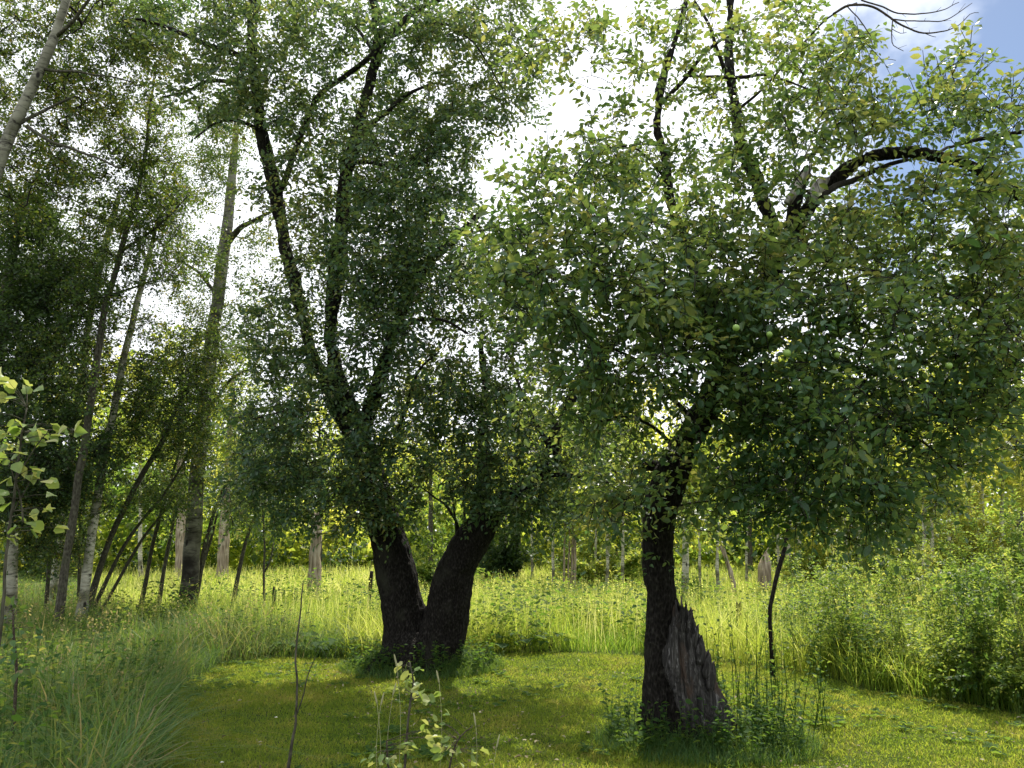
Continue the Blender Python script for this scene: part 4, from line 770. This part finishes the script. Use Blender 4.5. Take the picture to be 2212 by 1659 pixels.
cl4 = [('leftmost thin stem of the four-stem clump in the meadow', 1217, 1268, 5, 1030), ('second thin stem of the four-stem clump in the meadow', 1227, 1275, 5, 1000), ('third and palest stem of the four-stem clump in the meadow', 1234, 1278, 6, 1010), ('rightmost tilted stem of the four-stem clump in the meadow', 1240, 1286, 7, 960)]
for lb, x, y, w_, tp in cl4: far_tree(x, y, 19.5, w_, tp, lb, 'snag', 22, 45, lean=6, name='sapling_tree', group='four thin stems in the meadow')
for x, y, d_, w_, tp, ln, lb in [(1092, 1248, 24, 6, 960, 4, 'thin pale sapling close right of the V-trunk tree beyond the meadow'), (1150, 1240, 26, 6, 900, -5, 'thin sapling leaning left, between V-trunk tree and the four-stem clump'), (1285, 1255, 23, 6, 930, 8, 'thin pale sapling just right of the four-stem clump'), (1345, 1258, 22, 7, 920, 3, 'pale sapling close left of the leaning apple trunk'),
    (1512, 1262, 22, 6, 900, -6, 'slim sapling between the pale smooth trunk and the crooked dead stems'), (1612, 1250, 23, 6, 900, 5, 'slim whitish sapling just left of the pointed stump'), (1682, 1250, 24, 6, 880, -4, 'slender sapling left beside the two straight white stems'), (1768, 1248, 24, 7, 860, 8, 'slender white sapling right beside the two straight white stems'),
    (1828, 1240, 25, 6, 880, -5, 'faint thin sapling between two white stems above the bush bank'), (1945, 1258, 22, 7, 880, 6, 'thin white sapling left of the straight white pair'), (2052, 1250, 22, 7, 850, -6, 'white sapling right of the straight white pair'), (2088, 1235, 21, 7, 820, 10, 'white sapling just left of the tall white trunk near the edge')]:
    far_tree(x, y, d_, w_, tp, lb, 'aspen', 26, 60, lean=ln, name='sapling_tree')
far_tree(1312, 1262, 21, 8, 900, 'thin two-toned stem midway between the four-stem clump and the leaning apple trunk', 'aspen', 50, 70)
far_tree(1478, 1302, 16.5, 20, 980, 'pale smooth trunk just right of the leaning apple trunk', 'aspen', 40, 60, lean=8)
far_tree(1550, 1275, 20, 8, 940, 'thin straight pale stem in the meadow right of the leaning apple trunk', 'aspen', 50, 80)
far_tree(1703, 1250, 23, 10, 820, 'left of two straight white stems beyond the bushes', 'aspen', 80, 100, bias=.1)
far_tree(1725, 1252, 23, 10, 800, 'right of two straight white stems beyond the bushes', 'aspen', 80, 100, lean=6, bias=.1)
far_tree(1797, 1240, 25, 9, 850, 'white stem seen above the middle of the bush bank', 'aspen', 60, 90)
far_tree(1857, 1240, 25, 9, 840, 'whitish stem just above the tallest bush of the bank', 'aspen', 60, 90)
far_tree(1905, 1255, 22, 8, 850, 'thin whitish stem rising from lit grass behind the bush bank', 'aspen', 50, 80)
far_tree(1996, 1270, 19, 9, 900, 'straight white stem, left one of the pair behind the right bushes', 'aspen', 50, 70, bias=.1)
far_tree(2014, 1262, 20, 8, 900, 'straight white stem, right one of the pair behind the right bushes', 'aspen', 50, 70, lean=-6, bias=.1)
far_tree(2122, 1240, 18, 12, 800, 'tall white trunk near the right edge, lit bright yellow-green around', 'aspen', 70, 90, lean=-4, bias=.3)
far_tree(2165, 1240, 19, 10, 900, 'short white trunk with a side fork at the right edge', 'aspen', 70, 80, bias=.3)
far_tree(2200, 1200, 24, 20, 640, 'brownish sparse tree standing tall behind the right edge', 'grey_bark', 120, 110, name='spruce_tree', matl='brown_leaf')
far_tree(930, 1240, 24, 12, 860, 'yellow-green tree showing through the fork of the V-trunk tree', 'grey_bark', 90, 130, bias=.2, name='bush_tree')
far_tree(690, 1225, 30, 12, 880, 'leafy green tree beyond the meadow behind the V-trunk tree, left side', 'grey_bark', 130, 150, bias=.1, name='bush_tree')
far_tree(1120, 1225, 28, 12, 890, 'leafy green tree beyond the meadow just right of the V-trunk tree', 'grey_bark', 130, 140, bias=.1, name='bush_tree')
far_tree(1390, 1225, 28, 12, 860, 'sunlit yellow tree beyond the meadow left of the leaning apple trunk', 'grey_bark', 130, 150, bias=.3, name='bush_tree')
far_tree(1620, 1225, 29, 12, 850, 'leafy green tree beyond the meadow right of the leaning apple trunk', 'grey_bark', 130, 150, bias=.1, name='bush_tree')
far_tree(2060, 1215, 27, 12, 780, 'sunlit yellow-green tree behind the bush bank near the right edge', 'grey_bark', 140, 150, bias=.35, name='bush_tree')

def snag(name, pts, d, label, m, cat='dead trunk', group=None):
    Lm = limb(pts, d, d, g, .08, .006); b = at(pts[0][0], pts[0][1], d); zb = float(gz(b[0], b[1])); root_z = min(zb, Lm[0, 2]); p0 = Lm[0].copy(); p0[2] = root_z - .05; p0[3] *= 1.15
    root = empty(name, (b[0], b[1], zb), label, cat, group); Lm = np.vstack([p0, Lm]); v, t = tube(Lm[:, :3], Lm[:, 3], 12); ax = np.vstack([np.repeat(Lm[:, :3], 12, 0), v[-2:]]); ns = fbm(v * np.array([18, 18, 2.5]), 3, 7) - .5
    v = ax + (v - ax) * (1 + ns[:, None] * .7); v[-14:, 2] += g.uniform(-.1, .12, 14) * min(1, Lm[-1, 3] * 12)
    bb = Buf(); bb.add(v, t); o = bb.obj('trunk', m, root); return root
snag('broken_tree', [(678, 1250, 26), (680, 1200, 24), (683, 1160, 22), (683, 1105, 20)], 18, 'brown shaggy broken trunk in the sunny meadow left of V-trunk tree', M['snag'])
snag('wooden_post', [(797, 1315, 8), (800, 1270, 8), (803, 1238, 7)], 14, 'short dark slanting post touching the left stem of V-trunk tree', M['limb_bark'], 'post')
snag('tree_stump', [(1650, 1260, 26), (1652, 1225, 24), (1656, 1198, 12), (1660, 1185, 3)], 20, 'pointed pale stump in the meadow behind the bushes', M['snag'], 'stump')
snag('broken_tree', [(1585, 1262, 10), (1575, 1225, 9), (1563, 1195, 7), (1556, 1180, 4)], 19, 'slanting pale dead stem leaning left beside the pale smooth trunk', M['snag'])
snag('broken_tree', [(1582, 1265, 5), (1572, 1215, 5), (1560, 1170, 3)], 17, 'crooked thin dead stem, closest to the pale smooth trunk', M['snag'])
snag('wooden_post', [(1596, 1345, 11), (1596, 1325, 11), (1595, 1306, 10)], 11.4, 'short dark square-topped post in the lit grass right of the split stub', M['limb_bark'], 'post')
snag('dead_sapling', [(1663, 1345, 9), (1664, 1310, 9), (1675, 1255, 9), (1690, 1200, 9), (1704, 1135, 8), (1715, 1080, 8), (1722, 1020, 7), (1728, 960, 5)], 9.2, 'crooked dark bare sapling stem rising out of the bushes into the leaves', M['limb_bark'], 'sapling')
snag('tree_stump', [(592, 1290, 7), (592, 1278, 6), (591, 1268, 3)], 14, 'tiny dark stump tip poking from the grass beside the pencil-thin sapling', M['limb_bark'], 'stump')

# the far wood that reads as one mass
def woods():
    rng = np.random.default_rng(3); b = Buf(); n = 190000
    a = rng.uniform(-52, 52, n) * math.pi / 180; r = 31 + 17 * rng.random(n) ** 1.0; x = np.sin(a) * r; y = np.cos(a) * r
    top = 6.3 + 1.6 * np.sin(a * 17) * np.sin(a * 5 + 1) + 3.6 * (fbm(np.stack([x * .22, y * .22, 0 * x], 1), 3, 12) - .5) + np.clip(x - 8, 0, 20) * .14 + np.clip(-x - 8, 0, 20) * .1
    top *= np.clip(.30 + .75 * (r - 31) / 12 + .5 * (fbm(np.stack([x * .35, y * .35, 0 * x], 1), 2, 71) - .5), .12, 1.15)
    z = rng.random(n) ** .8 * top; P = np.stack([x, y, z + gz(x, y)], 1)
    f = fbm(P * np.array([.9, .9, 1.3]), 3, 31); k = f > .45; P = P[k]; n = len(P); f = f[k]
    leaves(b, P, rng.normal(0, 1, (n, 3)), rng.uniform(.24, .42, n), 'small', rng, .8, np.clip(rng.normal(.35, .2, n) + 1.6 * (fbm(P * .28, 2, 3) - .5), 0, 1), .3, .7)
    b.obj('far_woods', M['wood_leaf'], kind='stuff')
    b = Buf(); n = 30000; a = rng.uniform(-50, 50, n) * math.pi / 180; r = 30 + 5 * rng.random(n); x = np.sin(a) * r; y = np.cos(a) * r; P = np.stack([x, y, gz(x, y) + rng.random(n) ** 1.3 * (.6 + 1.3 * fbm(np.stack([x * .4, y * .4, 0 * x], 1), 2, 4))], 1)
    k = fbm(P * .8, 2, 6) > .5; P = P[k]; n = len(P)
    leaves(b, P, rng.normal(0, 1, (n, 3)), rng.uniform(.12, .24, n), 'small', rng, .8, None, .3, .9); b.obj('undergrowth', M['dark_leaf'], kind='stuff')
woods()

# ------------------------------------------------------------------ bushes on the right and broad-leaved plants
def shrub(px, py, hpx, wpx, label, d=None, n=26, size=.06, matl='shrub_leaf', kind='small', name='shrub', group='bushes along the right edge of the lawn', bias=0, lpsn=8, dens=1.0):
    rng = np.random.default_rng(int(px * 7 + py)); c = ground(px, py) if d is None else at(px, py, d); c[2] = float(gz(c[0], c[1])); Y = c[1]; h = hpx * Y / F; wd = wpx * Y / F
    root = empty(name, tuple(c), label, 'bush' if name == 'shrub' else 'plant', group); st = Buf(); lf = Buf(); paths = []
    for i in range(n):
        a = rng.uniform(0, 6.283); r = math.sqrt(rng.random()); e = c + np.array([math.cos(a) * r * wd * .5, math.sin(a) * r * wd * .5, h * rng.uniform(.5, 1.05) * (1 - .45 * r)]); s = c + (e - c) * np.array([.35, .35, 0])
        if i % 3 == 0: e[2] = c[2] + h * rng.uniform(.12, .4); e[:2] = c[:2] + (e[:2] - c[:2]) * 1.15
        if i % 7 == 1: e[2] = c[2] + h * rng.uniform(1.05, 1.35)
        m = s + (e - s) * .5 + np.array([0, 0, h * .12]); P = smooth_path(np.array([s, m, e]), .05); paths.append((P, np.linspace(.005, .0015, len(P))))
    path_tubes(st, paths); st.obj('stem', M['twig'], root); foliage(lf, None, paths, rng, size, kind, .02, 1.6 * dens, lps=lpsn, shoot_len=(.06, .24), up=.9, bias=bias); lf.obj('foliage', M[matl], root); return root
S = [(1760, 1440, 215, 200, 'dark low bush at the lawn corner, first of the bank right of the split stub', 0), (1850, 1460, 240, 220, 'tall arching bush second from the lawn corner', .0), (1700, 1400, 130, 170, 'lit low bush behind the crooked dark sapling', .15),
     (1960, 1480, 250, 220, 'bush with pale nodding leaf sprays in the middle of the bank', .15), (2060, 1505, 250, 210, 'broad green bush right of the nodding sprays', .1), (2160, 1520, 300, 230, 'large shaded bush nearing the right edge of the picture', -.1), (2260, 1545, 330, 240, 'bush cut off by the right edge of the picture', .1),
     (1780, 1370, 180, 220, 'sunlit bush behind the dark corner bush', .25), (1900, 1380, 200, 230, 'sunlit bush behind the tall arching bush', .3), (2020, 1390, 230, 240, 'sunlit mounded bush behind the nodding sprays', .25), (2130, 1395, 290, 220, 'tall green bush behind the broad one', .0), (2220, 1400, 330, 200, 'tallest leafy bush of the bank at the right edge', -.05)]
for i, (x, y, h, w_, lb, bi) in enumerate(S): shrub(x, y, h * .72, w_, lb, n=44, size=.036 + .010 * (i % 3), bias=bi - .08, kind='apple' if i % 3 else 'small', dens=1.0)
shrub(960, 1270, 130, 150, 'dense green bush seen in the fork of the V-trunk tree', 21, 40, .10, bias=-.1, group='bushes at the far side of the meadow')
shrub(1300, 1255, 120, 260, 'yellow-green bush behind the four-stem clump', 23, 46, .11, bias=.2, group='bushes at the far side of the meadow')
shrub(1085, 1255, 140, 130, 'round dark bush beyond the meadow right of V-trunk tree', 24, 40, .11, matl='dark_leaf', group='bushes at the far side of the meadow')
shrub(1760, 1240, 130, 130, 'bright yellow bush between the white stems', 21, 40, .10, bias=.45, group='bushes at the far side of the meadow')
shrub(1950, 1250, 120, 200, 'green bush behind the white stem pair', 21, 40, .10, bias=.1, group='bushes at the far side of the meadow')
shrub(2110, 1240, 220, 200, 'bright yellow-green thicket around the tall white trunk', 17, 60, .09, bias=.5, group='bushes at the far side of the meadow')

def rosette(px, py, r, label, n=11, matl='weed_leaf', lift=.17):
    rng = np.random.default_rng(int(px + py)); c = ground(px, py); c[2] = float(gz(c[0], c[1])); root = empty('burdock_plant', tuple(c), label, 'plant', 'broad-leaved plants at the far lawn edge'); lf = Buf(); st = Buf()
    for k in range(n):
        a = 2.4 * k + rng.uniform(-.3, .3); rr = r * rng.uniform(.3, .75); h = lift * rng.uniform(.6, 1.5); p = c + [math.cos(a) * rr, math.sin(a) * rr, h]
        st.add(*tube([c, c + (p - c) * .5 + [0, 0, .03], p], [.004, .003, .0025], 4), .3)
        leaves(lf, p[None], np.array([[math.cos(a), math.sin(a), -.05]]), rng.uniform(.13, .22), 'lobed' if k % 2 else 'round', rng, 1.2, np.array([rng.uniform(.1, .75)]), .1, .25)
    st.obj('stem', M['twig'], root); lf.obj('foliage', M[matl], root)
for x, y, rr, lb in [(625, 1408, .34, 'burdock clump at the left end of the far lawn edge'), (690, 1410, .3, 'second burdock clump from the left end of the lawn edge'), (745, 1412, .34, 'third burdock clump from the left, in deep shade'), (800, 1413, .3, 'burdock clump touching the left side of the V-trunk foot'),
                     (1085, 1410, .28, 'first burdock clump right of the V-trunk foot'), (1135, 1412, .34, 'wide burdock clump, middle of three right of the V-trunk foot'), (1190, 1411, .28, 'last burdock clump of three right of the V-trunk foot')]:
    rosette(x, y, rr, lb)

# weeds and tufts round the two trunks
def base_tufts():
    rng = np.random.default_rng(17); b = Buf(); c = Buf()
    for T0, rad, n, nw, hh in ((TREE_A, .85, 9000, 340, .42), (TREE_B + np.array([.30, -.05, 0]), .75, 9000, 300, .36)):
        a = rng.uniform(0, 6.283, n); r = rad * rng.random(n) ** .6; x = T0[0] + np.cos(a) * r * 1.15; y = T0[1] + np.sin(a) * r * .9; h = rng.uniform(.12, hh, n) * (1.15 - r / rad * .75)
        blades(b, np.stack([x, y, gz(x, y)], 1), h, rng.uniform(.003, .007, n), rng.uniform(.15, 1.1, n), rng, 4, rng.uniform(0, .7, n), 1.2)
        for i in range(nw):
            a = rng.uniform(0, 6.283); r = rad * .95 * rng.random() ** .5; p = np.array([T0[0] + math.cos(a) * r * 1.1, T0[1] + math.sin(a) * r * .8, 0]); q = p + [rng.normal(0, .06), rng.normal(0, .06), rng.uniform(.1, .38)]; m = 8
            pp = p + (q - p) * np.linspace(.3, 1, m)[:, None]; aa = rng.uniform(0, 6) + np.arange(m) * 2.4; leaves(c, pp, np.stack([np.cos(aa), np.sin(aa), np.full(m, .25)], 1), rng.uniform(.035, .07), 'apple', rng, .9, rng.uniform(0, .6, m), .2, .3); c.add(*tube([p, q], [.003, .0015], 3, False), .2)
    # tall thin stalks right of the split stub
    for i in range(46):
        x0 = rng.uniform(1500, 1790); y0 = rng.uniform(1540, 1610); p = ground(x0, y0); p[2] = 0; q = p + [rng.normal(.03, .09), rng.normal(0, .09), rng.uniform(.4, .95)]; m = 12
        pp = p + (q - p) * np.linspace(.3, 1, m)[:, None]; aa = rng.uniform(0, 6) + np.arange(m) * 2.4; leaves(c, pp, np.stack([np.cos(aa), np.sin(aa), np.full(m, .4)], 1), rng.uniform(.03, .055), 'apple', rng, .8, rng.uniform(.1, .8, m), .2, .4); c.add(*tube([p, (p + q) / 2 + rng.normal(0, .015, 3), q], [.004, .003, .0015], 4, False), .05)
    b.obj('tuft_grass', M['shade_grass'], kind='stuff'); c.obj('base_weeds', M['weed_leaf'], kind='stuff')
base_tufts()

# ------------------------------------------------------------------ near saplings and stalks
def sapling(name, pts, d, label, leafspots, size, kind, matl, stem='twig', cat='sapling', extra=()):
    rng = np.random.default_rng(int(pts[0][0] + 3)); Lm = limb(pts, d, d, rng, .03, .002); b = at(pts[0][0], pts[0][1], d); root = empty(name, (b[0], b[1], 0), label, cat)
    p0 = Lm[0].copy(); p0[2] = -.02; st = Buf(); P = np.vstack([p0, Lm]) if Lm[0, 2] > .02 else Lm; st.add(*tube(P[:, :3], P[:, 3], 7)); lf = Buf()
    for e in extra:
        E = limb(e, d, d + rng.uniform(-.2, .2), rng, .03, .002); st.add(*tube(E[:, :3], E[:, 3], 5))
    for (x, y, n, rx, ry) in leafspots:
        for k in range(n):
            p = at(x + rng.uniform(-rx, rx), y + rng.uniform(-ry, ry), d + rng.uniform(-.15, .15)); q = P[np.argmin(np.linalg.norm(P[:, :3] - p, axis=1) + .6 * np.maximum(0, P[:, 2] - p[2])), :3]
            st.add(*tube([q, (p + q) / 2 + [0, 0, .01], p], [.0018, .0014, .001], 4, False)); v = norm(p - q + np.array([0, 0, -.03])); m = 1 + (k % 2)
            leaves(lf, np.repeat(p[None], m, 0), np.repeat(v[None], m, 0), size, kind, rng, .6, None, .5, .7)
    st.obj('stem', M[stem], root)
    if leafspots: lf.obj('foliage', M[matl], root)
    return root
M['young_leaf'] = leaf_mat('young_leaf', [(0, (.12, .20, .06)), (.6, (.20, .28, .09)), (1, (.36, .36, .16))], [(0, (.3, .44, .06)), (1, (.6, .6, .15))], .42, .45, .4)
sapling('poplar_sapling', [(872, 1700, 6), (878, 1600, 5), (885, 1530, 4.5), (893, 1470, 3.5), (885, 1430, 2.5)], 4.7, 'young pale-leaved sapling standing upright in the lawn before the V trunk',
        [(885, 1448, 6, 22, 16), (880, 1480, 8, 24, 16), (915, 1490, 7, 30, 14), (925, 1500, 4, 20, 14)], .062, 'round', 'young_leaf', 'grey_bark')
sapling('poplar_sapling', [(850, 1720, 5), (838, 1640, 4), (835, 1600, 3)], 4.6, 'low leafy sprout at the bottom left of the young pale sapling', [(840, 1625, 10, 50, 18), (820, 1640, 8, 40, 14), (900, 1590, 6, 40, 20)], .06, 'apple', 'young_leaf')
sapling('poplar_sapling', [(960, 1730, 5), (975, 1640, 4), (995, 1590, 3), (1020, 1570, 2)], 4.6, 'low leafy sprout at the bottom right of the young pale sapling', [(980, 1610, 12, 50, 22), (1010, 1630, 9, 40, 18), (950, 1560, 5, 30, 16)], .06, 'apple', 'young_leaf')
sapling('bare_stick', [(618, 1700, 9), (625, 1640, 7), (638, 1560, 5), (641, 1480, 4.5), (640, 1400, 4), (648, 1330, 3.2), (655, 1255, 2)], 4.8, 'thin pale leafless stick rising from the grass left of the V trunk', [], .05, 'small', 'young_leaf', 'grey_bark', 'stick', extra=[[(640, 1545, 3), (655, 1500, 2.6), (668, 1450, 2.2), (682, 1420, 1.5)]])
sapling('aspen_sapling', [(5, 1330, 7), (12, 1220, 6), (22, 1130, 5.5), (34, 1040, 5), (45, 950, 4), (58, 880, 3)], 4.2, 'young aspen with big yellow-green heart leaves at the left edge',
        [(20, 840, 5, 30, 30), (60, 860, 6, 30, 30), (30, 920, 9, 45, 30), (90, 925, 8, 35, 18), (150, 930, 4, 25, 8), (50, 960, 9, 50, 24), (20, 1000, 7, 30, 24), (70, 1010, 6, 30, 24), (10, 1060, 5, 20, 30), (100, 1050, 3, 20, 20), (60, 1110, 5, 40, 18), (90, 1140, 4, 30, 14), (20, 1150, 4, 20, 20)], .066, 'round', 'young_leaf', 'grey_bark',
        extra=[[(34, 1040, 3), (80, 960, 2.4), (120, 925, 2), (165, 930, 1.4)], [(26, 1110, 3), (60, 1050, 2.4), (75, 1000, 1.6)], [(50, 1130, 4), (40, 1060, 3), (20, 1000, 2)]])
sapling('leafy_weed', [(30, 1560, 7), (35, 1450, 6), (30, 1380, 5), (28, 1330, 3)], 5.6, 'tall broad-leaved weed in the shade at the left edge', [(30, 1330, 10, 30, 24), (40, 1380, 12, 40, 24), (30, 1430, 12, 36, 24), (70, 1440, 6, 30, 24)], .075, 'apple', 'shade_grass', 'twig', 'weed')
# sprigs standing up against the sky, and timothy heads
for k, (x, y, hx, d, lb) in enumerate([(858, 1560, 130, 4.6, 'tallest timothy grass stalk, left of the young pale sapling'), (842, 1570, 78, 4.6, 'timothy grass stalk leaning right beneath the tallest one'), (815, 1600, 90, 4.6, 'left of two timothy stalks left of the young sapling'), (822, 1600, 86, 4.6, 'right of two timothy stalks left of the young sapling'),
                                          (943, 1590, 125, 4.7, 'timothy grass stalk right of the young pale sapling'), (1072, 1680, 75, 4.5, 'lone timothy grass stalk at the bottom edge, right of the sprouts'), (1010, 1620, 62, 4.6, 'bent timothy grass stalk over the right sprout')]):
    base = at(x, 1700, d); tip = at(x + (6 if k in (1, 4) else 0) + (18 if k == 6 else 0), y - hx + 12, d); base[2] = 0; root = empty('timothy_grass', tuple(base), lb, 'grass stalk', 'timothy stalks near the camera'); st = Buf(); sp_ = smooth_path(np.array([base, base + (tip - base) * .35 + [.012 * (-1) ** k, .01, 0], base + (tip - base) * .7 + [.02 * (-1) ** k, 0, 0], tip]), .05); st.add(*tube(sp_, np.linspace(.0017, .0012, len(sp_)), 4)); st.obj('stalk', M['seed'], root)
    hd = Buf(); v = norm(norm(tip - (base + tip) / 2) + np.array([.25 * (-1) ** (k + 1), 0, 0])); P = tip + v * np.linspace(0, .075, 8)[:, None]; hd.add(*tube(P, [.0015, .004, .0048, .005, .005, .0046, .0036, .001], 8)); hd.obj('seed_head', M['seed'], root)
# small white flowers
for k, (x, y, lb) in enumerate([(273, 1493, 'white daisy at the shady grass edge'), (310, 1502, 'small white flower right of the daisy in the shady grass'), (596, 1550, 'white clover flower on the open lawn left of the bare stick'), (480, 1647, 'white flower low at the bottom edge of the lawn'), (218, 1590, 'white flower deep in the rough grass below the daisy')]):
    p = ground(x, y, .12 if k in (2, 3) else .3); p0 = p.copy(); hh = p[2]; p0[2] = 0; root = empty('daisy', tuple(p0), lb, 'flower', 'small white flowers'); st = Buf(); st.add(*tube([p0, p], [.0015, .001], 4)); st.obj('stem', M['shade_grass'], root)
    pt = Buf(); rng2 = np.random.default_rng(k); a = np.arange(12) * .5236; leaves(pt, np.repeat(p[None], 12, 0), np.stack([np.cos(a), np.sin(a), .25 + 0 * a], 1), .017, 'small', rng2, 1.5, None, .02, .05); pt.obj('petal_ring', M['petal'], root)
    ct = Buf(); ct.add(*tube([p + [0, 0, -.001], p + [0, 0, .002], p + [0, 0, .004]], [.004, .0038, .001], 8)); ct.obj('flower_centre', M['yellow'], root)
print('tris', sum(len(m.polygons) for m in bpy.data.meshes))
